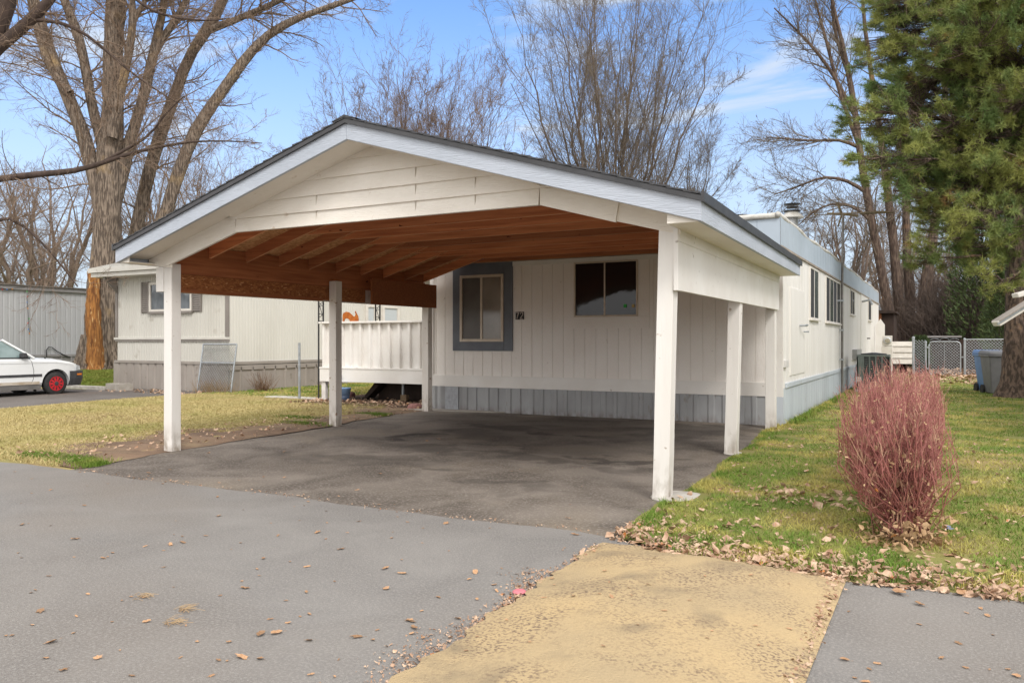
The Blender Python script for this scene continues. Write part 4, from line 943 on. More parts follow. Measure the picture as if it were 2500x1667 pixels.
b = MB(); b.box(NX0 - .06, NX1 + .02, NY0 - .035, NY0 + .01, 1.35, 1.398); b.build('belt_rail', TAUPE, nb)
b = MB(); b.box(NX1 - .11, NX1 + .01, NY0 - .03, NY0 + .01, 1.47, 3.1); b.build('corner_trim', TAUPE, nb)
b = MB(); b.box(NX0 - .07, NX0 + .02, NY0 - .03, NY0 + .02, 1.47, 2.9); b.build('corner_trim', TAUPE, nb)
b = MB(); b.hexa([(NX0 - .03, NY0 - .42, 3.05), (NX0 + .05, NY0 - .42, 3.05), (NX0 + .05, NY0 - .03, 3.05), (NX0 - .03, NY0 - .03, 3.05), (NX0 - .03, NY0 - .42, 3.12), (NX0 + .05, NY0 - .42, 3.12), (NX0 + .05, NY0 - .03, 3.12), (NX0 - .03, NY0 - .03, 3.12)]); b.prism([(NX0 - .02, NY0 - .4, 3.06), (NX0 - .02, NY0 - .03, 3.06), (NX0 - .02, NY0 - .03, 2.68)], (.05, 0, 0)); b.build('eave_bracket', TAUPE, nb)
b = MB(); b.box(NX0 - .45, NX1 + .35, NY0 - .5, NY1, 3.12, 3.23); b.box(NX0 - .5, NX1 + .4, NY0 - .56, NY1, 3.235, 3.36); b.build('eave_fascia', TANTRIM, nb, bevel=.006)
b = MB(); b.prism([(NX0 - .48, NY0 - .54, 3.361), (NX1 + .38, NY0 - .54, 3.361), ((NX0 + NX1) / 2, NY0 - .54, 3.60)], (0, NY1 - NY0, 0)); b.build('roof', CAPW, nb)
b = MB(); b.box(NX0 - .1, NX1 + .03, NY0 - .04, NY0 + .02, .76, .83); b.box(NX1 - .02, NX1 + .05, NY0 - .03, NY1, .76, .83); b.box(NX1 + .0, NX1 + .045, NY0 - .02, NY1, .62, .74); b.build('skirting_rail', TAUPEL, nb)
b = MB(); b.ribs((NX0 - .15, NY0 - .02), (NX1, NY0 - .02), -.02, .76, boxribs(NX1 - NX0 + .15, .30, .2, -.03, .03)); b.build('skirting', TAUPEL, nb)
b = MB(); b.ribs((NX1 + .01, NY0), (NX1 + .01, NY1), -.02, .70, boxribs(NY1 - NY0, .40, .33, .035, .02)); b.build('skirting', TAUPEL, nb)
wx0, wx1 = atY(366.5, 720, NY0)[0], atY(470.5, 720, NY0)[0]; wz0, wz1 = atY(420, 760, NY0)[2], atY(420, 688, NY0)[2]
window(nb, (wx0, NY0), (1, 0), wx1 - wx0, wz0, wz1, .06, FRAMEW, [GLASSB], depth=.05)
for (u0, u1) in ((347.5, 365), (471.5, 493)):
    s0, s1 = atY(u0, 720, NY0)[0], atY(u1, 720, NY0)[0]
    b = MB(); b.box(s0, s0 + .035, NY0 - .045, NY0, wz0 - .03, wz1 + .03); b.box(s1 - .035, s1, NY0 - .045, NY0, wz0 - .03, wz1 + .03); b.box(s0 + .036, s1 - .036, NY0 - .02, NY0, wz0 - .03, wz1 + .03)
    n = 14
    for k in range(n):
        z_ = wz0 + (wz1 - wz0) * k / n
        b.hexa([(s0 + .036, NY0 - .042, z_), (s1 - .036, NY0 - .042, z_), (s1 - .036, NY0 - .02, z_ + .02), (s0 + .036, NY0 - .02, z_ + .02), (s0 + .036, NY0 - .042, z_ + .012), (s1 - .036, NY0 - .042, z_ + .012), (s1 - .036, NY0 - .02, z_ + .045), (s0 + .036, NY0 - .02, z_ + .045)])
    b.build('shutter', TAUPE, nb)
b = MB(); b.box(wx0 - .02, wx1 + .02, NY0 - .07, NY0, wz0 - .06, wz0 - .002); b.build('window_sill', TAUPE, nb)
# sliding doors and windows on its long side (seen above the deck rail)
for (u0, u1) in ((890, 917), (931, 973)):
    y0, y1 = atX(u0, 760, NX1)[1], atX(u1, 760, NX1)[1]
    window(nb, (NX1, y0), (0, 1), y1 - y0, .95, 2.55, .12, FRAMEW, [M('blind_pane', (.52, .56, .58), (.48, .52, .54), scale=40, stretch=(.1, .1, 3), rough=.2)], depth=.06)

# leaning chain-link panel, pole, T-post, cinder blocks
def chain(b, p00, pu, pv, nu_, nv_, cell=.06, r=.0055):
    p00, pu, pv = [np.array(q, float) for q in (p00, pu, pv)]
    Lu, Lv = np.linalg.norm(pu), np.linalg.norm(pv); eu, ev = pu / Lu, pv / Lv
    segs = []
    for sg in (1, -1):
        o_ = -Lv if sg > 0 else 0
        q = o_
        while q < Lu + (0 if sg > 0 else Lv):
            # line u = q + sg*v
            v0, v1 = 0, Lv
            if sg > 0: v0 = max(0, -q); v1 = min(Lv, Lu - q)
            else: v0 = max(0, q - Lu); v1 = min(Lv, q)
            if v1 - v0 > .03: segs.append((p00 + eu * (q + sg * v0) + ev * v0, p00 + eu * (q + sg * v1) + ev * v1))
            q += cell * 1.414
    P = np.array(segs); b.tubes(P, np.full(P.shape[:2], r), 3)
pl = thing('leaning_gate', 'loose chain link gate leaning against the tan home', 'gate', (-17.0, 14.1, .04))
c0 = atZ(481, 966, .04); c1 = atZ(563, 968, .04)
c0 = np.array([atY(481, 950, NY0 - .30)[0], NY0 - .30, .04]); c1 = np.array([atY(563, 950, NY0 - .30)[0], NY0 - .30, .04]); upv = np.array([0.0, .20, 1.24])
B = Batch(); chain(B, c0 + upv * .02, c1 - c0, upv, 0, 0); B.build('mesh', GALV, pl)
b = MB()
for a_, e_ in ((c0, c0 + upv), (c1, c1 + upv), (c0 + upv, c1 + upv), (c0 + upv * .62, c1 + upv * .62), (c0, c1)): b.tube([a_, e_], .02, 8)
b.build('frame', GALV, pl)
q = atZ(731, 977, .05); b = MB(); b.tube([(q[0], q[1], 0), (q[0], q[1], 1.32)], .027, 10); b.lathe((q[0], q[1], .05), [(.11, 0), (.11, .02)], 12)
o = b.build('metal_pole', GALV, None, loc=(q[0], q[1], .05)); tag(o, 'bare galvanised pole standing in the dry lawn left of the deck', 'pole')
q = atZ(644, 956, .05); b = MB(); b.bar((q[0], q[1], 0), (q[0], q[1], 1.05), .045, .03); b.bar((q[0], q[1], 0), (q[0], q[1], 1.05), .012, .06)
tp = b.build('fence_post', M('green_post_paint', (.035, .075, .045), (.05, .06, .04), scale=8, rough=.6), None, loc=(q[0], q[1], .05)); tag(tp, 'short green steel fence post with a white tip by the tan home', 'fence post')
b = MB(); b.bar((q[0], q[1], 1.051), (q[0], q[1], 1.2), .046, .031); b.build('tip', FRAMEW, tp)
B = Batch(); n = 160
base = np.array([q[0], q[1] - .05, .04]) + RNG.normal(0, [.12, .07, 0], (n, 3)); dirs = nrm(RNG.normal(0, .35, (n, 3)) + [0, 0, 1]); ln = RNG.uniform(.15, .6, n)
P = np.stack([base, base + dirs * ln[:, None] * .5, base + dirs * ln[:, None] + RNG.normal(0, .04, (n, 3))], 1); B.tubes(P, np.tile([.004, .003, .002], (n, 1)), 3)
o = B.build('dead_weed', WEEDM, None, loc=tuple(base[0])); tag(o, 'dried brown weed growing at the foot of the green fence post', 'weed')
B = Batch(); n = 260
base = lerp(c0, c1, RNG.uniform(0, 1, (n, 1))) + RNG.normal(0, [.08, .12, 0], (n, 3)); dirs = nrm(RNG.normal(0, .3, (n, 3)) + [0, 0, 1]); ln = RNG.uniform(.1, .4, n)
P = np.stack([base, base + dirs * ln[:, None] * .5, base + dirs * ln[:, None] + RNG.normal(0, .04, (n, 3))], 1); B.tubes(P, np.tile([.004, .003, .002], (n, 1)), 3)
o = B.build('dry_weeds', M('dry_weed_tan', (.34, .24, .13), (.24, .16, .09), scale=9, rough=.9), None, loc=tuple(c0)); tag(o, kind='stuff')
def block(x, y, z, rz, label):
    o = thing('cinder_block', label, 'block', (x, y, z), 'cinder blocks beside the tan home')
    b = MB(); ca, sa = math.cos(rz), math.sin(rz)
    def bb(x0, x1, y0, y1, z0, z1): b.add([(x + ca * q[0] - sa * q[1], y + sa * q[0] + ca * q[1], z + q[2]) for q in ((x0, y0, z0), (x1, y0, z0), (x1, y1, z0), (x0, y1, z0), (x0, y0, z1), (x1, y0, z1), (x1, y1, z1), (x0, y1, z1))], [(0, 3, 2, 1), (4, 5, 6, 7), (0, 1, 5, 4), (1, 2, 6, 5), (2, 3, 7, 6), (3, 0, 4, 7)])
    bb(-.2, .2, -.1, -.07, 0, .19); bb(-.2, .2, .07, .1, 0, .19); bb(-.2, -.165, -.07, .07, 0, .19); bb(.165, .2, -.07, .07, 0, .19); bb(-.018, .018, -.07, .07, 0, .19)
    b.build('body', CONC, o, bevel=.004)
q = atZ(278, 953, .05); block(q[0], q[1], .05, 0, 'grey cinder block lying nearer the white car')
block(q[0] + .34, q[1] + .05, .05, 1.5, 'grey cinder block turned endways against the tan skirting')

# ------------------------------------------------------------------ GREY HOME far left
GX1 = -30.3
gh = thing('grey_home', 'plain grey ribbed mobile home behind the white car', 'mobile home', (-32.6, 14, 0.1))
b = MB(); b.box(GX1 - 4.5, GX1 - .04, 2, 22, .2, 3.25); b.build('core', GREYW, gh)
b = MB(); b.ribs((GX1, 2), (GX1, 22), .84, 3.3, boxribs(20, .2, .13, -.015, .015)); b.build('side_wall', GREYW, gh)
b = MB(); b.ribs((GX1, 22), (GX1 - 4.5, 22), .84, 3.3, boxribs(4.5, .2, .13, -.015, .015)); b.ribs((GX1 - 4.5, 2), (GX1, 2), .84, 3.3, boxribs(4.5, .2, .13, -.015, .015)); b.build('end_wall', GREYW, gh)
b = MB(); b.box(GX1 - 4.6, GX1 + .1, 1.9, 22.1, 3.27, 3.42); b.build('eave_fascia', GREYT, gh, bevel=.01)
b = MB(); b.prism([(GX1 - 4.65, 1.85, 3.421), (GX1 + .14, 1.85, 3.421), (GX1 - 2.2, 1.85, 3.62)], (0, 20.3, 0)); b.box(GX1 - .02, GX1 + .15, 1.86, 22.1, 3.425, 3.47); b.build('roof', M('roof_dark', (.12, .10, .09), (.2, .18, .16), scale=3, rough=.9), gh)
b = MB(); b.box(GX1 - .0, GX1 + .05, 2, 22, .76, .85); b.build('skirting_rail', GREYT, gh)
b = MB(); b.ribs((GX1 + .01, 2), (GX1 + .01, 22), -.05, .76, boxribs(20, .4, .33, .03, .02)); b.build('skirting', GREYT, gh)
sl_ = thing('string_lights', 'string of small coloured bulbs hanging down the grey wall', 'string lights', tuple(atX(67, 720, GX1 + .06)))
pts = [atX(0, 703, GX1 + .1), atX(18, 706, GX1 + .1), atX(40, 703, GX1 + .1), atX(67, 701, GX1 + .1), atX(66, 730, GX1 + .07), atX(68, 760, GX1 + .07), atX(70, 790, GX1 + .07), atX(72, 815, GX1 + .07)]
b = MB(); b.tube(pts, .008, 5); b.build('wire', BLACKM, sl_)
BC = [M('bulb_' + n_, c_, rough=.3) for n_, c_ in (('red', (.6, .05, .05)), ('blue', (.05, .2, .6)), ('orange', (.7, .25, .03)), ('green', (.1, .45, .12)))]
for k, (u, v) in enumerate(((6, 706), (17, 706), (30, 705), (66, 711), (67, 723), (66, 737), (68, 752), (71, 777), (68, 788), (69, 803), (72, 813))):
    b = MB(); q = atX(u, v, GX1 + .11); b.lathe((q[0], q[1], q[2] - .04), [(.006, 0), (.02, .02), (.012, .05)], 8); b.build('bulb', BC[k % 4], sl_)
q0 = atX(115, 870, GX1 + .06)
b = MB(); b.tube([atX(u, v, GX1 + .07) for u, v in ((114, 872), (113, 855), (119, 847), (127, 848), (140, 858), (155, 866), (172, 873))], .018, 6)
o = b.build('cable', BLACKM, None, loc=tuple(q0)); tag(o, 'loop of black cable on the wall of the grey home', 'cable')

# ------------------------------------------------------------------ CAR
CARX, CARY = -20.03, 12.02            # centre line, front axle
cr_ = thing('parked_car', 'white compact sedan with red wheels parked beside the tan home', 'car', (CARX, CARY, .03))
ORG_C = np.array([CARX, CARY, .03])
def L2W(p): return (ORG_C[0] + p[0], ORG_C[1] + p[1], ORG_C[2] + p[2])     # local: x right, y forward, z up (car faces +Y)
HWD = .83
# lower body stations: y, z_bottom, z_belt(shoulder), z_top(hood/trunk centre), half width
ST = [(-3.38, .38, .70, .80, .66), (-3.30, .30, .84, .93, .76), (-3.0, .24, .90, 1.0, .81), (-2.43, .22, .91, 1.01, .83), (-1.6, .20, .91, .98, .83), (-.7, .20, .905, .96, .83), (-.55, .20, .90, .955, .83), (0, .22, .87, .92, .825), (.35, .24, .82, .865, .80), (.55, .28, .765, .80, .765), (.68, .36, .70, .735, .70), (.72, .42, .64, .66, .64)]
vs = []; fs = []
def ring(y, zb, zs, zt, w):
    return [(-w * .92, y, zb), (-w, y, zb + .12), (-w * 1.0, y, (zb + zs) / 2 + .04), (-w * .985, y, zs - .05), (-w * .93, y, zs), (-w * .6, y, zt - .01), (0, y, zt), (w * .6, y, zt - .01), (w * .93, y, zs), (w * .985, y, zs - .05), (w * 1.0, y, (zb + zs) / 2 + .04), (w, y, zb + .12), (w * .92, y, zb)]
# resample the stations densely so that the wheel arches can be cut cleanly
ys = np.linspace(ST[0][0], ST[-1][0], 60); S_ = np.array(ST)
rings = [ring(y, *[np.interp(y, S_[:, 0], S_[:, k]) for k in range(1, 5)]) for y in ys]
nr = len(rings[0])
for r_ in rings: vs += r_
for i in range(len(rings) - 1):
    for k in range(nr):
        k2 = (k + 1) % nr; fs.append((i * nr + k, (i + 1) * nr + k, (i + 1) * nr + k2, i * nr + k2))
fs.append(tuple(range(nr))); fs.append(tuple((len(rings) - 1) * nr + k for k in range(nr))[::-1])
b = MB(); b.add([L2W(p) for p in vs], fs); body = b.build('body', CARW, cr_)
bm = bmesh.new(); bm.from_mesh(body.data); bmesh.ops.recalc_face_normals(bm, faces=bm.faces); bm.to_mesh(body.data); bm.free()
cut = MB()
for yy in (0, -2.43):
    cut.lathe(L2W((-1.2, yy, .29)), [(.355, 0), (.355, 2.4)], 40, axis='x')
cu = cut.build('cut', None); bm = bmesh.new(); bm.from_mesh(cu.data); bmesh.ops.recalc_face_normals(bm, faces=bm.faces); bm.to_mesh(cu.data); bm.free()
md = body.modifiers.new('arch', 'BOOLEAN'); md.object = cu; md.operation = 'DIFFERENCE'; md.solver = 'EXACT'
bpy.context.view_layer.update()
dg = bpy.context.evaluated_depsgraph_get(); nm = bpy.data.meshes.new_from_object(body.evaluated_get(dg)); body.modifiers.clear(); body.data = nm
nm.materials.clear(); nm.materials.append(CARW)
for p_ in nm.polygons: p_.use_smooth = True; p_.material_index = 0
try: nm.set_sharp_from_angle(angle=math.radians(28))
except Exception: pass
bpy.data.objects.remove(cu)
b = MB()
for yy in (0, -2.43): b.box(CARX - .70, CARX + .70, CARY + yy - .36, CARY + yy + .36, .25, .72)
b.build('wheel_well', CARD, cr_)
# greenhouse
def gh_ring(z, y0, y1, w): return [(-w, y0, z), (w, y0, z), (w, y1, z), (-w, y1, z)]
b = MB()
lower = [(-.77, -2.75, .93), (.77, -2.75, .93), (.77, -.58, .93), (-.77, -.58, .93)]; upper = [(-.58, -2.25, 1.34), (.58, -2.25, 1.34), (.58, -1.20, 1.34), (-.58, -1.20, 1.34)]
b.hexa([L2W(p) for p in lower + upper]); b.build('windows', CARGL, cr_, bevel=.02)
b = MB(); b.hexa([L2W(p) for p in [(-.60, -2.3, 1.335), (.60, -2.3, 1.335), (.60, -1.15, 1.335), (-.60, -1.15, 1.335), (-.54, -2.2, 1.385), (.54, -2.2, 1.385), (.54, -1.3, 1.385), (-.54, -1.3, 1.385)]])
for sg in (-1, 1):
    for (pa, pb_, w_) in (((.785 * sg, -.52, .91), (.59 * sg, -1.18, 1.355), .055), ((.775 * sg, -1.62, .92), (.59 * sg, -1.72, 1.35), .06), ((.77 * sg, -2.72, .93), (.59 * sg, -2.27, 1.35), .1)):
        b.bar(L2W(pa), L2W(pb_), w_, .05, up=(0, 1, 0))
b.build('roof', CARW, cr_, bevel=.012)
b = MB(); b.bar(L2W((.79, -.62, .925)), L2W((.79, -2.7, .935)), .012, .022); b.build('window_trim', CARD, cr_)
for sg in (1, -1):
    b = MB(); b.hexa([L2W(p) for p in [(.78 * sg, -.88, .93), (.93 * sg, -.86, .94), (.93 * sg, -.74, .95), (.78 * sg, -.66, .93), (.78 * sg, -.88, 1.04), (.93 * sg, -.86, 1.055), (.93 * sg, -.79, 1.05), (.78 * sg, -.70, 1.03)]]); b.build('mirror', CARD, cr_, bevel=.015)
# trim strips, bumper, lamps
for sg in (1, -1):
    x = HWD * sg
    b = MB(); b.box(CARX + min(x, x + .014 * sg), CARX + max(x, x + .014 * sg), CARY - 2.05, CARY - .365, .03 + .475, .03 + .535); b.build('side_moulding', CARD, cr_, bevel=.003)
    b = MB(); b.box(CARX + min(x * .93, x * .985), CARX + max(x * .93, x * .985), CARY - 2.05, CARY - .375, .03 + .165, .03 + .285); b.build('rocker_panel', M('rocker_grey', (.12, .115, .11), (.17, .16, .15), scale=4, rough=.6), cr_, bevel=.005)
    b = MB(); b.box(CARX + min(x * .99, x * 1.003), CARX + max(x * .99, x * 1.003), CARY - 2.05, CARY - .42, .03 + .29, .03 + .36); b.build('grime_strip', RUSTDIRT, cr_)
    for yy in (-.62, -1.68):
        b = MB(); b.tube([L2W((x * .945, yy - .02, .90)), L2W((x * .992, yy + .015, .84)), L2W((x * 1.004, yy + .06, .62)), L2W((x * 1.002, yy + .05, .42)), L2W((x * 1.0, yy, .32))], .005, 4); b.build('door_seam', CARD, cr_)
    b = MB(); b.tube([L2W((x * .99, .48, .745)), L2W((x * .992, 0, .805)), L2W((x * .997, -.6, .80)), L2W((x * .997, -2.0, .80))], .004, 4); b.build('body_crease', M('crease_grey', (.5, .51, .52), rough=.4), cr_)
    b = MB(); b.box(CARX + x * .86 - .05, CARX + x * .86 + .02, CARY - .47, CARY - .44, .03 + .10, .03 + .30); b.build('mudflap', RUBBER, cr_)
    b = MB(); b.hexa([L2W(p) for p in [(.755 * sg - .01, .54, .60), (.775 * sg + .01, .54, .60), (.70 * sg + .012, .70, .60), (.68 * sg - .01, .70, .60), (.755 * sg - .01, .54, .74), (.765 * sg + .008, .54, .745), (.68 * sg + .012, .69, .71), (.66 * sg - .01, .69, .70)]]); b.build('headlight', LENS, cr_, bevel=.01)
b = MB()
prof = [(-.84, .36), (-.84, .50), (-.80, .66), (-.70, .77), (-.4, .82), (0, .84), (.4, .82), (.70, .77), (.80, .66), (.84, .50), (.84, .36)]
top = [L2W((x, y, .575)) for x, y in prof]; vs = []; fs = []
for z_, sc_ in ((.22, .95), (.34, .985), (.40, 1.0), (.57, 1.0), (.585, .985)):
    for x, y in prof: vs.append(L2W((x * sc_, y * sc_ if y > .45 else y, z_)))
n = len(prof)
for i in range(4):
    for k in range(n - 1): fs.append((i * n + k, i * n + k + 1, (i + 1) * n + k + 1, (i + 1) * n + k))
fs.append(tuple(range(4 * n, 5 * n))); fs.append(tuple(range(n))[::-1])
for i in range(4): fs.append((i * n, (i + 1) * n, (i + 1) * n + n - 1, i * n + n - 1))
b.add(vs, fs); b.build('bumper', CARD, cr_, bevel=.006)
for sg in (1, -1):
    b = MB(); b.hexa([L2W(p) for p in [(.825 * sg, .53, .475), (.845 * sg, .53, .475), (.80 * sg, .68, .475), (.78 * sg, .68, .475), (.825 * sg, .53, .515), (.845 * sg, .53, .515), (.80 * sg, .68, .515), (.78 * sg, .68, .515)]]); b.build('marker_lamp', AMBER, cr_, bevel=.004)
b = MB(); b.tube([L2W((.62, -.16, .90)), L2W((.62, -.16, .93))], .018, 8); b.tube([L2W((.62, -.16, .93)), L2W((.62, -.16, 1.12))], .004, 4); b.build('aerial', BLACKM, cr_)
b = MB(); b.hexa([L2W(p) for p in [(-.6, -.62, .93), (.6, -.62, .93), (.62, -.40, .955), (-.62, -.40, .955), (-.6, -.62, .945), (.6, -.62, .945), (.62, -.42, .965), (-.62, -.42, .965)]]); b.build('cowl', CARD, cr_)
def wheel(x, y, sg):
    c_ = L2W((x, y, .285)); b = MB()
    b.lathe((c_[0] - .09, c_[1], c_[2]), [(.17, 0), (.25, .0), (.278, .02), (.285, .06), (.285, .12), (.278, .16), (.25, .18), (.17, .18)], 36, axis='x'); t_ = b.build('wheel', RUBBER, cr_, smooth=True)
    xo = c_[0] + .092 * sg
    b = MB(); b.lathe((xo - .03 * sg, c_[1], c_[2]), [(.172, 0), (.172, .012 * sg), (.02, .012 * sg)], 30, axis='x'); b.build('rim_back', CARD, t_)
    b = MB()
    for k in range(10):
        for dd in (-.10, .10):
            a = 2 * math.pi * k / 10 + dd
            p0 = (xo, c_[1] + .05 * math.cos(a), c_[2] + .05 * math.sin(a)); p1 = (xo - .01 * sg, c_[1] + .165 * math.cos(a), c_[2] + .165 * math.sin(a))
            b.bar(p0, p1, .022, .018, up=(1, 0, 0))
    for k in range(36):
        a0, a1_ = 2 * math.pi * k / 36, 2 * math.pi * (k + 1.05) / 36
        b.bar((xo - .005 * sg, c_[1] + .168 * math.cos(a0), c_[2] + .168 * math.sin(a0)), (xo - .005 * sg, c_[1] + .168 * math.cos(a1_), c_[2] + .168 * math.sin(a1_)), .018, .02, up=(1, 0, 0))
    b.build('rim', REDM, t_)
    b = MB(); b.lathe((xo - .02 * sg, c_[1], c_[2]), [(.055, 0), (.055, .03 * sg), (.02, .036 * sg)], 18, axis='x'); b.build('hub_cap', CARD, t_)
for (y_) in (0, -2.43):
    for sg in (1, -1): wheel(.735 * sg, y_, sg)

# ------------------------------------------------------------------ RIGHT BACK: fence, gate, bins, pedestal
FY = 33.9
def fpost(u, vt, label, r=.035, vb=921):
    q = atY(u, vt, FY); zt_ = q[2]
    b = MB(); b.tube([(q[0], FY, 0), (q[0], FY, zt_)], r, 10); b.lathe((q[0], FY, zt_), [(r * 1.15, 0), (r * 1.0, .04), (.01, .06)], 10)
    o = b.build('fence_post', GALV, None, loc=(q[0], FY, .05)); tag(o, label, 'fence post'); return q[0], zt_
x1_, _ = fpost(2230, 825, 'steel fence post between the white panel fence and the green shrub', .05)
x2_, _ = fpost(2260, 836, 'steel fence post carrying the hinges of the chain link gate', .04)
x3_, z3_ = fpost(2355, 829, 'steel fence post on the latch side of the gate', .04)
gt = thing('chain_link_gate', 'closed chain link yard gate with rounded pipe frame and wire curls on top', 'gate', (.0, FY, .05))
g0, g1 = atY(2268, 880, FY)[0], atY(2345, 880, FY)[0]; gb, gtp = .10, atY(2306, 834, FY)[2]
b = MB(); rc = .12
P = [(g0, gb + rc), (g0, gtp - rc), (g0 + rc * .3, gtp - rc * .3), (g0 + rc, gtp), (g1 - rc, gtp), (g1 - rc * .3, gtp - rc * .3), (g1, gtp - rc), (g1, gb + rc), (g1 - rc * .3, gb + rc * .3), (g1 - rc, gb), (g0 + rc, gb), (g0 + rc * .3, gb + rc * .3), (g0, gb + rc)]
b.tube([(x, FY - .03, z_) for x, z_ in P], .024, 8, cap=False); b.tube([((g0 + g1) / 2, FY - .03, gb), ((g0 + g1) / 2, FY - .03, gtp)], .008, 5); b.build('frame', GALV, gt)
B = Batch(); chain(B, (g0 + .03, FY - .025, gb + .03), (g1 - g0 - .06, 0, 0), (0, 0, gtp - gb - .06), 0, 0, cell=.075, r=.008); B.build('mesh', GALV, gt)
b = MB()
for k in range(3):
    xx = (g0 + g1) / 2 + (k - 1) * .32; b.tube([(xx + .15 * math.cos(a), FY - .03, gtp + .05 + .06 * math.sin(a) * (1 if k != 1 else 1.4)) for a in np.linspace(0, math.pi, 9)], .008, 5)
b.build('scroll', GALV, gt)
b = MB(); b.box(g1 - .02, x3_, FY - .05, FY - .03, .75, .80); b.box(g0 - .1, g0 + .02, FY - .05, FY - .03, .3, .36); b.box(g0 - .1, g0 + .02, FY - .05, FY - .03, 1.1, 1.16); b.build('latch', GALV, gt)
fr = thing('chain_link_fence', 'chain link fence running right from the gate behind the bins', 'fence', (x3_ + 2, FY, .05))
B = Batch(); chain(B, (x3_, FY, .08), (7, 0, 0), (0, 0, 1.32), 0, 0, cell=.075, r=.008); B.build('mesh', GALV, fr)
b = MB(); b.tube([(x3_, FY, 1.42), (x3_ + 7, FY, 1.46)], .022, 8); b.build('top_rail', GALV, fr)
for k in (2.4, 4.8, 7): b = MB(); b.tube([(x3_ + k, FY, 0), (x3_ + k, FY, 1.48)], .03, 8); b.build('post', GALV, fr)
fl = thing('chain_link_fence', 'short strip of chain link fence holding the small green shrub', 'fence', (x1_ + .3, FY, .05))
B = Batch(); chain(B, (x1_, FY, .08), (x2_ - x1_, 0, 0), (0, 0, 1.32), 0, 0, cell=.075, r=.008); B.build('mesh', GALV, fl)
# long low white roof edge beyond the gate (far shed)
fs_ = thing('far_shed', 'low dark shed with a pale roof edge beyond the chain link gate', 'shed', (1.0, 41, .05))
b = MB(); b.box(-.9, 3.2, 40, 42, .05, 1.45); b.build('wall', DARKW, fs_)
b = MB(); q0, q1 = atY(2262, 821, 39.9)[0], atY(2348, 821, 39.9)[0]; b.box(q0, q1, 39.8, 42.2, 1.52, 1.60); b.build('roof', GREYT, fs_)
# white slatted panel fence
pf = thing('panel_fence', 'low white horizontal metal panel fence left of the gate', 'fence', (-1.5, FY, .05))
p0_, p1_ = atY(2178, 860, FY)[0], atY(2227, 860, FY)[0]
b = MB(); zz_ = [.50, .72, .94, 1.17, 1.36]
for k in range(4):
    a, e = zz_[k], zz_[k + 1] - .012
    b.hexa([(p0_, FY - .06, a), (p1_, FY - .06, a), (p1_, FY, a), (p0_, FY, a), (p0_, FY - .02, e), (p1_, FY - .02, e), (p1_, FY, e), (p0_, FY, e)])
b.build('slat_panel', FRAMEW, pf)
b = MB()
for xx in (p0_ + .4, p1_ - .35): b.box(xx - .12, xx + .12, FY - .04, FY + .1, .03, .49)
b.build('leg', DARKW, pf)
# meter pedestal
m0, m1 = atY(2152, 860, 30.5)[0], atY(2178.5, 860, 30.5)[0]
mpd = thing('meter_pedestal', 'white utility pedestal with a round electric meter behind the air conditioner', 'meter pedestal', ((m0 + m1) / 2, 30.6, .05))
b = MB(); b.box(m0, m1, 30.5, 30.75, .03, 1.18); b.box(m0 + .02, m1 - .01, 30.53, 30.74, 1.19, 1.55); b.build('cabinet', FRAMEW, mpd, bevel=.01)
b = MB(); b.lathe(((m0 + m1) / 2 + .02, 30.53, 1.38), [(.12, 0), (.125, -.04), (.10, -.05), (.095, -.1), (.04, -.12)], 22, axis='y'); b.build('meter', LENS, mpd, smooth=True)
b = MB(); b.lathe(((m0 + m1) / 2 + .02, 30.475, 1.38), [(.085, 0), (.085, -.06), (.02, -.07)], 18, axis='y'); b.build('dial', M('meter_dial', (.42, .38, .30), (.3, .27, .2), scale=30, rough=.5), mpd)
# white pointed picket by the house end
b = MB(); q = atY(2148, 800, 31.5); b.prism([(q[0] - .14, 31.5, .05), (q[0] + .16, 31.5, .05), (q[0] + .16, 31.5, 1.95), (q[0] + .02, 31.5, 2.16), (q[0] - .14, 31.5, 1.95)], (0, .05, 0))
o = b.build('gate_board', PAINT, None, loc=(q[0], 31.5, .05)); tag(o, 'tall white pointed board at the far end of the mobile home', 'board')
# wooden shed behind
ws = thing('wood_shed', 'dark wooden shed with reddish corner behind the far end of the mobile home', 'shed', (-3.0, 37, .05))
s0, s1 = atY(2135, 800, 36)[0], atY(2182, 800, 36)[0]
b = MB(); b.box(s0 - 1, s1, 36, 38.5, .03, 2.5); b.build('wall', DARKW, ws)
q0, q1 = atY(2144, 800, 35.97)[0], atY(2152, 800, 35.97)[0]; b = MB(); b.box(q0, q1, 35.93, 35.995, 1.2, 2.5); b.build('corner_board', REDW, ws)
b = MB(); b.prism([(s0 - 1.2, 35.8, 2.5), (s1 + .1, 35.8, 2.5), (s1 + .1, 35.8, 2.58), (s0 - 1.2, 35.8, 2.75)], (0, 3, 0)); b.build('roof', DARKW, ws)
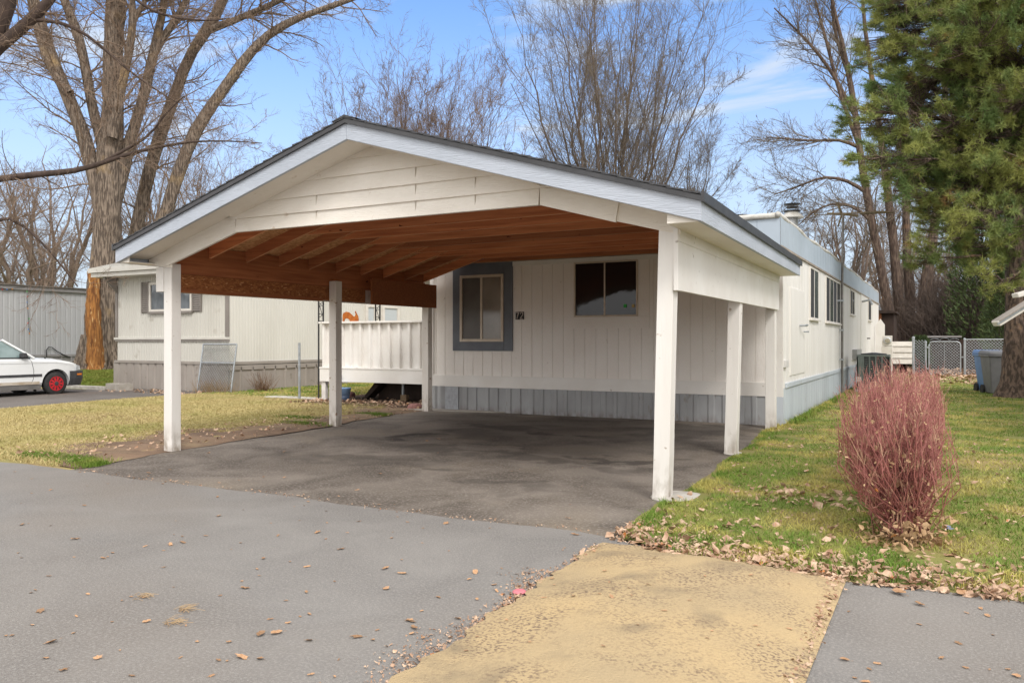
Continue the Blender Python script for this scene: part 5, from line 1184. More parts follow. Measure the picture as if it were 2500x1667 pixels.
# bins
def bin_(x, y, rz, m, lm, label, logo=False):
    t = thing('wheelie_bin', label, 'bin', (x, y, .05)); ca, sa = math.cos(rz), math.sin(rz)
    T = lambda p_: (x + ca * p_[0] - sa * p_[1], y + sa * p_[0] + ca * p_[1], .05 + p_[2])
    b = MB(T); b.hexa([(-.23, -.26, .05), (.23, -.26, .05), (.23, .26, .05), (-.23, .26, .05), (-.31, -.36, .98), (.31, -.36, .98), (.31, .36, .98), (-.31, .36, .98)])
    b.fn = T; o = b.build('body', m, t, bevel=.02)
    b = MB(T); b.hexa([(-.335, -.385, .93), (.335, -.385, .93), (.335, .385, .93), (-.335, .385, .93), (-.335, -.385, .985), (.335, -.385, .985), (.335, .385, .985), (-.335, .385, .985)]); b.build('rim', m, t, bevel=.015)
    b = MB(T); b.hexa([(-.34, -.40, .99), (.34, -.40, .99), (.34, .41, .99), (-.34, .41, .99), (-.30, -.33, 1.05), (.30, -.33, 1.05), (.30, .38, 1.09), (-.30, .38, 1.09)]); b.build('lid', lm, t, bevel=.02)
    for sg in (-1, 1):
        b = MB(T); b.lathe((sg * .27 - .025, .28, .12), [(.12, 0), (.12, .05)], 16, axis='x'); b.build('wheel', RUBBER, t)
    b = MB(T); b.tube([(-.25, .40, .95), (-.25, .46, 1.0), (.25, .46, 1.0), (.25, .40, .95)], .018, 6); b.build('handle', m, t)
    if logo:
        b = MB(T)
        for k in range(6):
            a = k * math.pi / 3; b.bar((.07 + .07 * math.cos(a), -.345, .75 + .06 * math.sin(a)), (.07 + .07 * math.cos(a + 1.2), -.345, .75 + .06 * math.sin(a + 1.2)), .014, .03, up=(0, 1, 0)); b.bar((.07 + .035 * math.cos(a), -.345, .75 + .03 * math.sin(a)), (.07 + .09 * math.cos(a), -.345, .75 + .08 * math.sin(a)), .012, .03, up=(0, 1, 0))
        b.bar((.0, -.345, .64), (.14, -.345, .64), .02, .012, up=(0, 1, 0))
        b.build('emblem', FRAMEW, t)
    return t
q = atZ(2438, 964, .05); bin_(q[0], q[1], .25, GREYPL, GREYPL, 'grey wheeled bin with a small white emblem beside the pine trunk', True)
bin_(q[0] - .10, q[1] + .78, .3, BLUEPL, BLUEPL, 'blue wheeled bin standing behind the grey bin')
q = atZ(2497, 968, .05); bin_(q[0] + .35, q[1] + .4, .1, BLUEPL, BLUEPL, 'blue wheeled bin mostly hidden behind the pine trunk')

# right-hand neighbour: wall, eave and sloping awning that reaches into view
rn = thing('side_neighbour_home', 'home at the right edge showing only pale gutter edges in front of the pine', 'mobile home', (5.5, 17, .05))
b = MB(); b.box(3.0, 7.2, 10.5, 20.0, .05, 2.6); b.build('wall', TANW, rn)
b = MB(); b.box(2.6, 7.5, 10.2, 20.3, 2.6, 2.8); b.build('roof', CAPW, rn)
e0 = atT(2431, 791, 15.0); e1 = atT(2502, 747, 15.0); dv_ = e1 - e0
b = MB(); b.bar(e0, e0 + dv_ * 5.2, .22, .10); b.build('awning_edge', FRAMEW, rn, bevel=.01)
b = MB(); b.bar(e0 + np.array([.0, .0, .055]), e0 + dv_ * 5.2 + np.array([0, 0, .055]), .26, .016); b.build('awning_roof', TAUPEL, rn)
b = MB(); b.bar(e0 + np.array([.02, -.12, -.01]), e0 + dv_ * 5.2 + np.array([.02, -.12, -.01]), .012, .03); b.build('gutter_lip', GALV, rn)
e2 = atT(2478, 722, 15.4); e3 = atT(2510, 713, 15.4); b = MB(); b.bar(e2, e2 + (e3 - e2) * 8, .2, .085); b.build('gutter', FRAMEW, rn, bevel=.01)

# ------------------------------------------------------------------ TREES
def limb_px(pts, t, rpx, K, wob_=0.0, dt=None):
    """photo points at a given distance -> world polyline with radii"""
    n = len(pts); ts = t if hasattr(t, '__len__') else [t] * n
    P = [atT(u, v, ts[i]) for i, (u, v) in enumerate(pts)]; R = [r / FPX * ts[i] for i, r in enumerate(rpx)]
    return poly(P, R, K, wob_)
def stackp(L): return np.stack([a for a, _ in L]), np.stack([b for _, b in L])
S = .3827
def cr1(pts): return [(u * S, v * S) for u, v in pts]

def crown_twigs(B, LP, LR, n1, n2, n3, l1=.34, l2=.48, l3=.55, up=.12, ang=.75, s0=.25, rmin=.006, abs1=None, rmax1=.032):
    P1, R1 = spawn(LP, LR, n1, s0, 1, l1, ang, up, 8, .32, wob=.16, rmin=rmin * 1.8, absl=abs1, fall=.35, rmax=rmax1)
    P2, R2 = spawn(P1, R1, n2, .15, 1, l2, .7, up * .7, 6, .5, wob=.2, rmin=rmin * 1.1, rmax=rmax1 * .42)
    B.tubes(P1, R1, 4); B.tubes(P2, R2, 3)
    if n3:
        P3, R3 = spawn(P2, R2, n3, .15, 1, l3, .65, up * .6, 4, .6, wob=.22, rmin=rmin * .8, rmax=rmin * 1.2)
        B.tubes(P3, R3, 3)
    return P1, P2

# --- big cottonwood with the torn trunk
T1 = 29.0
big = thing('cottonwood_tree', 'huge bare cottonwood with several thick stems and a torn orange scar low on its trunk', 'tree', tuple(atT(245, 903, T1)))
trunk = [limb_px([(243, 915), (243, 900), (246, 860), (250, 780), (253, 690), (258, 600), (262, 520), (265, 440), (270, 330)], T1, [66, 46, 41, 38, 35, 31, 30, 30, 26], 22)]
limbs = [
 limb_px(cr1([(660, 1500), (620, 1200), (560, 950), (480, 720), (425, 590), (340, 400), (275, 200), (215, 0), (170, -200)]), T1, [16, 16, 17, 16, 15, 14, 13, 12, 10], 14),
 limb_px(cr1([(445, 600), (400, 540), (350, 500), (320, 420), (250, 250), (200, 60), (160, -150)]), T1 - .2, [12, 12, 10, 9, 8, 7, 5], 9),
 limb_px(cr1([(690, 1080), (640, 860), (590, 700), (548, 450), (510, 250), (410, 0), (340, -200)]), T1 + .4, [16, 14, 12, 11, 11, 10, 8], 12),
 limb_px(cr1([(715, 900), (720, 700), (718, 500), (722, 300), (738, 60), (745, -150)]), T1, [26, 24, 22, 22, 22, 20], 14),
 limb_px(cr1([(715, 880), (752, 690), (790, 480), (832, 300), (852, 130), (842, 0), (835, -200)]), T1 - .5, [12, 11, 10, 9, 9, 7, 5], 11),
 limb_px(cr1([(852, 140), (890, 60), (945, -20), (1010, -170)]), T1 - .5, [7, 6, 5, 4], 6),
 limb_px(cr1([(690, 1420), (770, 1130), (805, 980), (865, 800), (930, 560), (975, 350), (1020, 160), (1055, 0), (1080, -200)]), T1 + .2, [20, 17, 15, 13, 12, 11, 9, 8, 6], 14),
 limb_px(cr1([(975, 350), (1040, 240), (1110, 150), (1190, 0), (1280, -170)]), T1 + .2, [10, 9, 8, 7, 5], 8),
]
B = Batch()
for a, r in trunk: B.tubes(a[None], r[None], 18, rough=.045)
for a, r in limbs[:]: B.tubes(a[None], r[None], 10, rough=.04)
B.build('trunk', BARK1, big, smooth=True)
# roots flare
B = Batch()
for k in range(9):
    a = k * 2 * math.pi / 9 + .2; c0_ = atT(243, 880, T1)
    Pp, Rr = poly([c0_ + [.40 * math.cos(a), .40 * math.sin(a), .9], c0_ + [.58 * math.cos(a), .58 * math.sin(a), .1], c0_ + [.92 * math.cos(a), .92 * math.sin(a), -.38]], [.22, .22, .12], 8); B.tubes(Pp[None], Rr[None], 8, rough=.06)
B.build('root_flare', BARK1, big, smooth=True)
B = Batch()        # torn stub in front
Pp, Rr = limb_px([(232, 905), (231, 860), (229, 800), (228, 740), (229, 690), (229, 664)], T1 - .75, [22, 17, 17, 15, 13.5, 13.5], 16, .01); B.tubes(Pp[None], Rr[None], 14, rough=.10); B.build('torn_stub', SCAR, big)
cc_ = atT(229, 663, T1 - .75); b = MB(); b.lathe((0, 0, 0), [(.19, -.16), (.225, 0), (.21, .03), (.02, .04)], 18)
tl = Matrix.Rotation(.42, 3, Vector((CW, SW, 0))); b.v = [tuple(np.array(tl @ Vector(p_)) + cc_) for p_ in b.v]; b.build('sawn_face', CUTW, big)
B = Batch(); LP, LR = zip(*[poly(a, r, 12) for a, r in limbs]); LP, LR = np.stack(LP), np.stack(LR)
crown_twigs(B, LP, LR, 22, 9, 6, abs1=8.0, l1=.36, ang=.85, up=.03, s0=.10); B.build('crown', TWIG1, big)

# --- second, leaning pair of stems
T2 = 31.0
tw = thing('leaning_tree', 'bare tree with two long stems arching right behind the tan home', 'tree', tuple(atT(318, 900, T2)))
limbs = [
 limb_px(cr1([(830, 2350), (820, 1800), (850, 1560), (875, 1430), (925, 1200), (1020, 860), (1120, 600), (1205, 350), (1330, 185), (1430, 0), (1490, -160)]), T2, [24, 20, 17, 16, 16, 15, 14, 12, 13, 11, 8], 20),
 limb_px(cr1([(1330, 195), (1400, 165), (1500, 130), (1690, 50), (1800, -5), (1950, -60)]), T2, [10, 9, 8, 7, 6, 4], 10),
 limb_px(cr1([(850, 2200), (940, 1750), (1000, 1520), (1060, 1370), (1120, 1150), (1235, 850), (1400, 600), (1535, 420), (1650, 265), (1850, 130), (2010, 78), (2240, -5), (2420, -60)]), T2 - .8, [22, 18, 16, 15, 15, 15, 13, 13, 10, 9, 7, 6, 4], 24)]
B = Batch()
for a, r in limbs: B.tubes(a[None], r[None], 10, rough=.05)
B.build('trunk', BARK1, tw, smooth=True)
B = Batch(); LP, LR = zip(*[poly(a, r, 14) for a, r in limbs]); crown_twigs(B, np.stack(LP), np.stack(LR), 28, 9, 6, abs1=7.0, l1=.36, ang=.85, up=.01, s0=.25); B.build('crown', TWIG1, tw)

# --- nearer tree out of frame on the left, its dark boughs reach in
T3 = 19.0
lt = thing('overhanging_tree', 'bare tree at the left edge whose dark boughs reach into view over the grey home', 'tree', tuple(atT(-170, 960, T3)))
limbs = [
 limb_px([(-170, 975), (-165, 700), (-150, 480), (-110, 300), (-40, 140), (10, 30), (40, -60)], T3, [44, 36, 34, 30, 26, 22, 18], 18),
 limb_px([(-80, 220), (-20, 128), (18, 98), (50, 72), (85, 40), (125, 0), (160, -60)], T3, [18, 16, 15, 14, 13, 11, 8], 12),
 limb_px([(-150, 480), (-60, 446), (10, 435), (90, 426), (170, 420), (228, 407), (290, 383), (360, 364), (470, 345), (560, 344), (640, 350)], T3, [12, 9.5, 8.2, 7.6, 7.2, 6, 4.8, 3.8, 2.6, 1.8, 1], 20),
 limb_px([(228, 407), (300, 370), (370, 330), (400, 280), (450, 235)], T3, [4, 3.5, 3, 2.2, 1.2], 9),
 limb_px([(70, 50), (130, 50), (190, 70), (250, 115), (310, 170), (380, 220), (430, 250)], T3, [5, 4.5, 4, 3.5, 3, 2, 1.2], 12),
 limb_px([(320, -10), (370, 28), (440, 48), (520, 52), (560, 45)], T3, [4, 3.6, 3, 2.2, 1.2], 9),
 limb_px([(-150, 520), (-60, 560), (20, 520), (70, 560), (120, 610), (190, 700)], T3, [8, 6, 4, 3.2, 2.4, 1.4], 10)]
B = Batch()
for a, r in limbs: B.tubes(a[None], r[None], 9, rough=.05)
B.build('trunk', BARK3, lt, smooth=True)
B = Batch(); LP, LR = zip(*[poly(a, r, 14) for a, r in limbs]); crown_twigs(B, np.stack(LP), np.stack(LR), 18, 8, 6, abs1=4.2, l1=.42, ang=.95, up=.0, s0=.2, rmin=.0042, rmax1=.018); B.build('crown', TWIG1, lt)

# --- procedural bare trees
def bare_tree(x, y, h, spread, stems, label, bark, twig, n=(14, 7, 5), group=None, r0=.12, lean=0.0, name='bare_tree', forked=.08, up=.10, l1=.30, rmin=.006, ang=.6, z0=None, fan=None):
    z = float(gz(x, y)) if z0 is None else z0
    t = thing(name, label, 'tree', (x, y, z), group)
    P = []; R = []
    for k in range(stems):
        a = 2 * math.pi * (k + RNG.uniform(-.3, .3)) / stems
        sp = spread * (RNG.uniform(.25, 1.0) if stems > 2 else RNG.uniform(0, .5)); hh = h * RNG.uniform(.8, 1.05) * (1 - .18 * (sp / max(spread, .1)) ** 2)
        d = np.array([math.cos(a), math.sin(a)]) * sp; d[0] += lean * h
        f0 = forked * h * RNG.uniform(.6, 1.6)
        pts = [(x, y, z - .1), (x + d[0] * .04, y + d[1] * .04, z + f0), (x + d[0] * .35, y + d[1] * .35, z + hh * .40), (x + d[0] * .70, y + d[1] * .70, z + hh * .7), (x + d[0], y + d[1], z + hh)]
        p_, r_ = poly(pts, [r0, r0 * .85, r0 * .55, r0 * .32, r0 * .06], 14, wob=h * .006); P.append(p_); R.append(r_)
    P = np.stack(P); R = np.stack(R)
    B = Batch(); B.tubes(P, R, 7, rough=.04)
    P1, R1 = spawn(P, R, 5, .2, .75, .42, .42, up * .8, 9, .55, wob=.07, rmin=.012, fall=.4); B.tubes(P1, R1, 5); B.build('trunk', bark, t, smooth=True)
    B = Batch()
    crown_twigs(B, P, R, n[0], n[1], n[2], l1=l1, up=up, ang=ang, rmin=rmin, s0=.2); crown_twigs(B, P1, R1, max(4, n[0] // 2), n[1], n[2], l1=l1 * 1.25, up=up, ang=ang, rmin=rmin, s0=.15)
    B.build('crown', twig, t); return t
def px(u, t): q = atT(u, 833, t); return q[0], q[1]
bx, by = px(1492, 44); bare_tree(bx, by, 22.5, 6.1, 14, 'tall bare fan shaped tree rising behind the carport roof right of its ridge', BARK2, TWIG2, n=(17, 8, 5), r0=.14, forked=.18, up=.16, ang=.5)
bx, by = px(1660, 52); bare_tree(bx, by, 15.0, 4.4, 7, 'bare tree with fine upright twigs right of the tall fan shaped tree', BARK2, TWIG2, n=(18, 8, 5), r0=.14, forked=.2, up=.16, ang=.5)
bx, by = px(1000, 40); bare_tree(bx, by, 14.3, 6.0, 19, 'bare bushy tree with reddish twigs behind the carport ridge', M('reddish_bark', (.15, .10, .075), (.10, .065, .05), scale=4, rough=.95), M('reddish_twig', (.215, .15, .105), (.15, .10, .072), scale=2, rough=.9), n=(19, 9, 5), r0=.12, up=.17, ang=.45)
bx, by = px(815, 46); bare_tree(bx, by, 12.5, 4.5, 10, 'bare tree low over the left slope of the carport roof', BARK2, TWIG2, n=(16, 8, 5), r0=.12, up=.14, ang=.5)
bx, by = px(1225, 50); bare_tree(bx, by, 11.0, 3.4, 6, 'small bare tree in the gap between the reddish tree and the tall fan shaped tree', BARK2, TWIG1, n=(16, 8, 5), r0=.12, up=.12, ang=.6)
bx, by = px(600, 42); bare_tree(bx, by, 10.5, 4.0, 6, 'small bare tree behind the tan home just left of the carport roof', BARK2, TWIG1, n=(16, 8, 5), r0=.11, up=.1, ang=.65)
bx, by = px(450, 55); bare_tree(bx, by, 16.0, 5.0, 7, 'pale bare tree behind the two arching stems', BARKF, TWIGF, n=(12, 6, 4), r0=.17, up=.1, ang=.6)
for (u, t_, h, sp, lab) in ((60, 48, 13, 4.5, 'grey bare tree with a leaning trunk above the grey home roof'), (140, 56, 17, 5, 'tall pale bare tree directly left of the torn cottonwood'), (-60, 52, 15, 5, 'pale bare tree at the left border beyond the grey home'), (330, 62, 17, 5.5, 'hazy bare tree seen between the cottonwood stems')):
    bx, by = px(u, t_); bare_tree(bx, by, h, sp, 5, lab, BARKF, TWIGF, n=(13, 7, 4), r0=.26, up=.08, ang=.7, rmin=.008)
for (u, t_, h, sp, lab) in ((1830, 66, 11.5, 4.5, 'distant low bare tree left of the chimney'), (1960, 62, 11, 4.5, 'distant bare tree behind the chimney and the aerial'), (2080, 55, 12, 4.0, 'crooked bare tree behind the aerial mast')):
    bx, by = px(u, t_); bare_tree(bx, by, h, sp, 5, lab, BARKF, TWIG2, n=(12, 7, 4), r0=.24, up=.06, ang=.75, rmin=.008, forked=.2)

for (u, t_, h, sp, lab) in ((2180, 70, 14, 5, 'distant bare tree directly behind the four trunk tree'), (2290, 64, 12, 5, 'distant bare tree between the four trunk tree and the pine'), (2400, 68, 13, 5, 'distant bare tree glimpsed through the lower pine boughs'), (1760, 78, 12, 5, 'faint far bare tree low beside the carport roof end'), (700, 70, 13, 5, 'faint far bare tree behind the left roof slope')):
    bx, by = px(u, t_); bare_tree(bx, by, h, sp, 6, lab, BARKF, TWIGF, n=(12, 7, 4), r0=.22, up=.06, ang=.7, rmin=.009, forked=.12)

# --- big multi-trunk tree at right rear
T4 = 40.0
rt = thing('multi_trunk_tree', 'big bare tree with four thick brown trunks behind the gate, overlapped by the pine', 'tree', tuple(atT(2215, 898, T4)))
limbs = [
 limb_px([(2200, 905), (2186, 829), (2170, 750), (2152, 660), (2132, 560), (2115, 470), (2100, 380), (2085, 250), (2060, 120), (2030, 0), (2010, -90)], T4, [22, 13, 12, 11, 10, 9, 8, 7, 5, 3.5, 2.5], 20),
 limb_px([(2205, 905), (2205, 829), (2196, 750), (2187, 660), (2178, 560), (2165, 450), (2150, 330), (2130, 200), (2110, 60), (2100, -80)], T4 + .4, [22, 15, 13, 12, 10, 9, 7.5, 6, 4.5, 3], 20),
 limb_px([(2222, 905), (2226, 829), (2222, 740), (2215, 640), (2212, 540), (2210, 400), (2200, 250), (2180, 100), (2170, -60)], T4 + .8, [20, 14, 12, 10, 9, 8, 7, 5.5, 4], 20),
 limb_px([(2235, 905), (2250, 829), (2256, 740), (2266, 660), (2280, 560), (2300, 420), (2310, 260), (2300, 100)], T4 - .3, [24, 18, 15, 13, 11, 9, 7, 5], 18),
 limb_px([(2115, 470), (2070, 440), (2010, 430), (1950, 455), (1890, 475)], T4, [5, 4, 3.2, 2.4, 1.4], 10),
 limb_px([(2098, 360), (2050, 340), (1990, 345), (1930, 340), (1870, 335)], T4, [4.5, 3.8, 3, 2, 1.2], 10),
 limb_px([(2130, 545), (2090, 505), (2030, 495), (1980, 520), (1950, 550)], T4, [4, 3.4, 2.6, 2, 1.2], 10),
 limb_px([(2090, 290), (2040, 190), (1990, 120), (1930, 60), (1890, 20)], T4, [5, 4.5, 3.6, 2.5, 1.4], 10),
 limb_px([(2095, 350), (2050, 230), (2020, 110), (1990, 0)], T4, [5, 4.5, 3.6, 2.5], 10),
 limb_px([(2070, 180), (2040, 90), (2030, 0), (2025, -80)], T4 + .5, [4.5, 4, 3.4, 2.5], 10)]
B = Batch()
for a, r in limbs: B.tubes(a[None], r[None], 10, rough=.05)
B.build('trunk', M('brown_trunk_bark', (.165, .118, .09), (.075, .052, .042), scale=9, stretch=(2, 2, .3), lo=.40, hi=.58, rough=.95, bump=4, bscale=9, c3=(.26, .145, .08), s3=.8, lo3=.64, hi3=.74), rt, smooth=True)
B = Batch(); LP, LR = zip(*[poly(a, r, 14) for a, r in limbs]); crown_twigs(B, np.stack(LP), np.stack(LR), 24, 9, 6, abs1=6.5, l1=.42, ang=.7, up=.10, s0=.25, rmin=.007); B.build('crown', TWIG2, rt)

# --- pine at right
TP = 18.2
pn = thing('pine_tree', 'large green pine with drooping needle clumps at the right edge', 'tree', tuple(atT(2478, 976, TP)))
pt = [limb_px([(2478, 985), (2480, 972), (2482, 930), (2485, 860), (2486, 760), (2486, 640), (2481, 500), (2470, 380), (2462, 240), (2455, 100), (2450, -60), (2446, -300)], TP, [56, 46, 35, 30, 27, 26, 25, 22, 19, 17, 15, 10], 26)]
B = Batch()
for a, r in pt: B.tubes(a[None], r[None], 16, rough=.06)
B.build('trunk', PBARK, pn, smooth=True)
# foliage pads: photo place, depth offset, size (m) and count
pads = []
PR = random.Random(4)
def pad(u, v, dt, rx, rz, n): pads.append((u, v, dt, rx, rz, n))
for (u, v, rx, rz, n) in ((2120, 290, .55, .40, 60), (2090, 265, .35, .3, 26), (2170, 240, .6, .4, 70), (2200, 330, .75, .45, 95), (2150, 385, .6, .45, 70), (2240, 200, .7, .45, 80), (2250, 280, .75, .45, 95), (2290, 350, .8, .5, 100), (2210, 420, .75, .45, 95), (2180, 465, .5, .35, 50), (2280, 440, .8, .5, 105), (2340, 410, .8, .5, 105), (2330, 300, .75, .45, 90), (2390, 340, .8, .5, 100), (2390, 450, .8, .5, 100), (2440, 400, .8, .5, 100), (2450, 300, .7, .5, 80), (2480, 470, .7, .5, 80),
                          (2500, 350, .7, .5, 80), (2330, 170, .6, .4, 70), (2360, 230, .7, .35, 80), (2430, 200, .6, .4, 60), (2490, 220, .6, .4, 60),
                          (2220, 40, .7, .45, 85), (2290, 30, .8, .5, 100), (2270, 110, .65, .35, 75), (2190, 100, .5, .35, 50), (2350, 60, .8, .5, 105), (2420, 30, .8, .5, 100), (2480, 70, .8, .5, 100), (2400, 130, .75, .4, 85), (2490, 140, .7, .4, 75), (2250, -60, .8, .5, 95), (2350, -60, .9, .5, 100), (2460, -60, .9, .5, 100), (2210, -30, .6, .4, 60),
                          (2270, 500, .6, .35, 60), (2330, 520, .7, .35, 75), (2390, 530, .8, .35, 85), (2460, 550, .8, .35, 80), (2350, 580, .5, .25, 38), (2420, 600, .6, .25, 45), (2480, 610, .5, .25, 36), (2300, 560, .5, .25, 36), (2270, 600, .45, .22, 26), (2250, 640, .4, .2, 20), (2330, 640, .5, .2, 26), (2390, 660, .5, .2, 22), (2470, 680, .5, .2, 24)):
    pad(u, v, PR.uniform(-1.8, 1.2), rx, rz, n)
for (u, v, rx, rz, n) in ((2560, 300, 1.3, .6, 120), (2620, 450, 1.2, .6, 120), (2560, 120, 1.3, .6, 120), (2680, 250, 1.2, .6, 100), (2600, 560, 1.1, .4, 80), (2600, -60, 1.3, .6, 100), (2430, -200, 1.4, .7, 120), (2500, -330, 1.1, .7, 100), (2330, -180, 1.1, .6, 90), (2560, -200, 1.1, .6, 90)):
    pad(u, v, PR.uniform(-1.5, 1.5), rx, rz, n)
for k in range(16): pad(PR.uniform(2300, 2560), PR.uniform(0, 520), PR.uniform(1.2, 3.6), .9, .5, 60)
for k in range(26): pad(PR.uniform(2380, 2560), -40 + k * 23 + PR.uniform(-15, 15), PR.uniform(-2.4, -.9), .75, .36, 85)
for k in range(22): pad(PR.uniform(2170, 2420), PR.uniform(-40, 470), PR.uniform(-.5, 1.5), .7, .4, 70)
tp, tr = pt[0]
BL = Batch(); TC = []; TD = []
for (u, v, dt, rx, rz, n) in pads:
    c_ = atT(u, v, TP + dt)
    zs_ = c_[2] + RNG.uniform(-.2, .5) ; k = np.argmin(np.abs(tp[:, 2] - zs_ * .97)); a_ = tp[k]
    mid_ = (a_ + c_) / 2 + np.array([0, 0, .10]); P_, R_ = poly([a_, mid_, c_], [.05, .032, .012], 9, .03); BL.tubes(P_[None], R_[None], 5)
    # twigs inside the pad
    ns_ = max(4, n // 7); sub_ = c_ + RNG.normal(0, 1, (ns_, 3)) * np.array([rx, rx, rz]) * .55
    cen = sub_[RNG.integers(0, ns_, n)] + RNG.normal(0, .085, (n, 3))
    st = P_[RNG.integers(5, 9, n)]
    Q_ = np.stack([st, (st + cen) / 2 - [0, 0, .04], cen], 1); BL.tubes(Q_, np.tile([.009, .007, .006], (n, 1)), 3)
    TC.append(cen); TD.append(nrm(cen - a_ + np.array([0, 0, .9])))
BL.build('branches', PBARK, pn)
TC = np.concatenate(TC); TD = np.concatenate(TD); nt_ = len(TC); K_ = 56
ax_ = np.repeat(TD, K_, 0); ce = np.repeat(TC, K_, 0)
d = nrm(ax_ * RNG.uniform(.1, 1.1, (nt_ * K_, 1)) + RNG.normal(0, .75, (nt_ * K_, 3)))
ln = RNG.uniform(.08, .155, (nt_ * K_, 1)); ce = ce + ax_ * RNG.uniform(-.14, .04, (nt_ * K_, 1))
wv = nrm(np.cross(d, RNG.normal(size=d.shape))) * .0046
V_ = np.stack([ce - wv, ce + wv, ce + d * ln + wv * .3, ce + d * ln - wv * .3], 1); T_ = np.arange(nt_ * K_ * 4).reshape(-1, 4)
fast('needles', V_, T_, None, NEEDLE, pn)

# --- evergreen shrubs and dark thicket at right rear
def leafy(name, label, x, y, h, rad, n, m, cone=True, cat='shrub', size=.05, bark=BARK3):
    t = thing(name, label, cat, (x, y, .05)); B = Batch()
    P_, R_ = poly([(x, y, 0), (x, y, h * .9)], [.05, .01], 6); B.tubes(P_[None], R_[None], 6); B.build('trunk', bark, t)
    f = RNG.uniform(.02, 1, n) ** .8; a = RNG.uniform(0, 2 * np.pi, n); rr = rad * (1 - f ** 1.7) * np.sqrt(RNG.uniform(.25, 1, n)) * (1 + .22 * np.sin(a * 3 + f * 9)) if cone else rad * np.sqrt(1 - (2 * f - 1) ** 2 * .9) * np.sqrt(RNG.uniform(.2, 1, n)) * (1 + .2 * np.sin(a * 3 + f * 7))
    c_ = np.stack([x + rr * np.cos(a), y + rr * np.sin(a), .05 + f * h], 1)
    d = nrm(np.stack([np.cos(a), np.sin(a), np.full(n, .9)], 1) + RNG.normal(0, .5, (n, 3))); w_ = nrm(np.cross(d, RNG.normal(size=d.shape))) * size * .35
    V_ = np.stack([c_ - w_, c_ + w_, c_ + d * size * 2.2], 1); fast('crown', V_, None, np.arange(n * 3).reshape(-1, 3), m, t); return t
q = atY(2245, 900, 34.4); leafy('evergreen_shrub', 'small dark green shrub growing against the fence left of the gate', q[0], 34.4, 1.5, .42, 2600, EVERG, cone=False)
q = atY(2440, 800, 36.5); leafy('arborvitae', 'narrow dark green conifer behind the bins', q[0], 36.5, 4.2, .8, 5200, EVERG, size=.07, cat='tree')
q = atY(2400, 700, 42); leafy('conifer', 'tall dark conifer at the back right beyond the fence', q[0], 42, 8.5, 1.7, 9000, EVERG, size=.10, cat='tree')
q = atY(1970, 640, 47); leafy('conifer', 'dark green conifer tip above the roof behind the chimney', q[0] - .2, 47, 7.0, 1.4, 5000, EVERG, size=.09, cat='tree')
q = atY(2003, 640, 45); leafy('juniper', 'browned evergreen right of the chimney behind the roof', q[0], 45, 5.9, 1.4, 5000, M('browned_evergreen', (.20, .10, .055), (.09, .08, .03), scale=1.2, rough=.8), size=.09, cat='tree', cone=False)
def thicket(x, y, h, wd, n, label, m=SHRUBD):
    t = thing('bare_shrub', label, 'shrub', (x, y, .05), 'dark bare shrubs behind the chain link fence')
    base = np.array([x, y, .02]) + RNG.normal(0, [wd * .25, .25, 0], (n, 3)); d = nrm(RNG.normal(0, .28, (n, 3)) + [0, 0, 1]); L_ = RNG.uniform(.55, 1, n)[:, None] * h
    P_ = np.stack([base, base + d * L_ * .35, base + d * L_ * .7 + RNG.normal(0, .1, (n, 3)), base + d * L_ + RNG.normal(0, .2, (n, 3))], 1); R_ = np.tile([.035, .025, .015, .008], (n, 1))
    B = Batch(); B.tubes(P_, R_, 4); P2, R2 = spawn(P_, R_, 9, .1, 1, .42, .7, .1, 4, .5, rmin=.008); B.tubes(P2, R2, 3); P3, R3 = spawn(P2, R2, 6, .1, 1, .5, .7, .05, 3, .6, rmin=.006); B.tubes(P3, R3, 3)
    B.build('stems', m, t); return t
for (u, y, h, wd, n, lab) in ((2290, 43.5, 4.2, 2.2, 60, 'dark bare shrub directly behind the chain link gate'), (2350, 43, 4.4, 2.4, 66, 'dark bare shrub behind the latch post of the gate'), (2410, 42.5, 4.3, 2.4, 66, 'dark bare shrub behind the fence above the grey bin'), (2470, 43, 4.4, 2.4, 60, 'dark bare shrub furthest right, behind the pine trunk'), (2320, 47, 5.6, 3.0, 70, 'taller dark bare shrub in the second row left of the conifer'), (2395, 48, 5.8, 3.0, 70, 'taller dark bare shrub in the second row at the conifer'), (2150, 50, 4.2, 3, 50, 'dark bare shrub showing at the far end of the mobile home')):
    q = atY(u, 800, y); thicket(q[0], y, h, wd, n, lab)

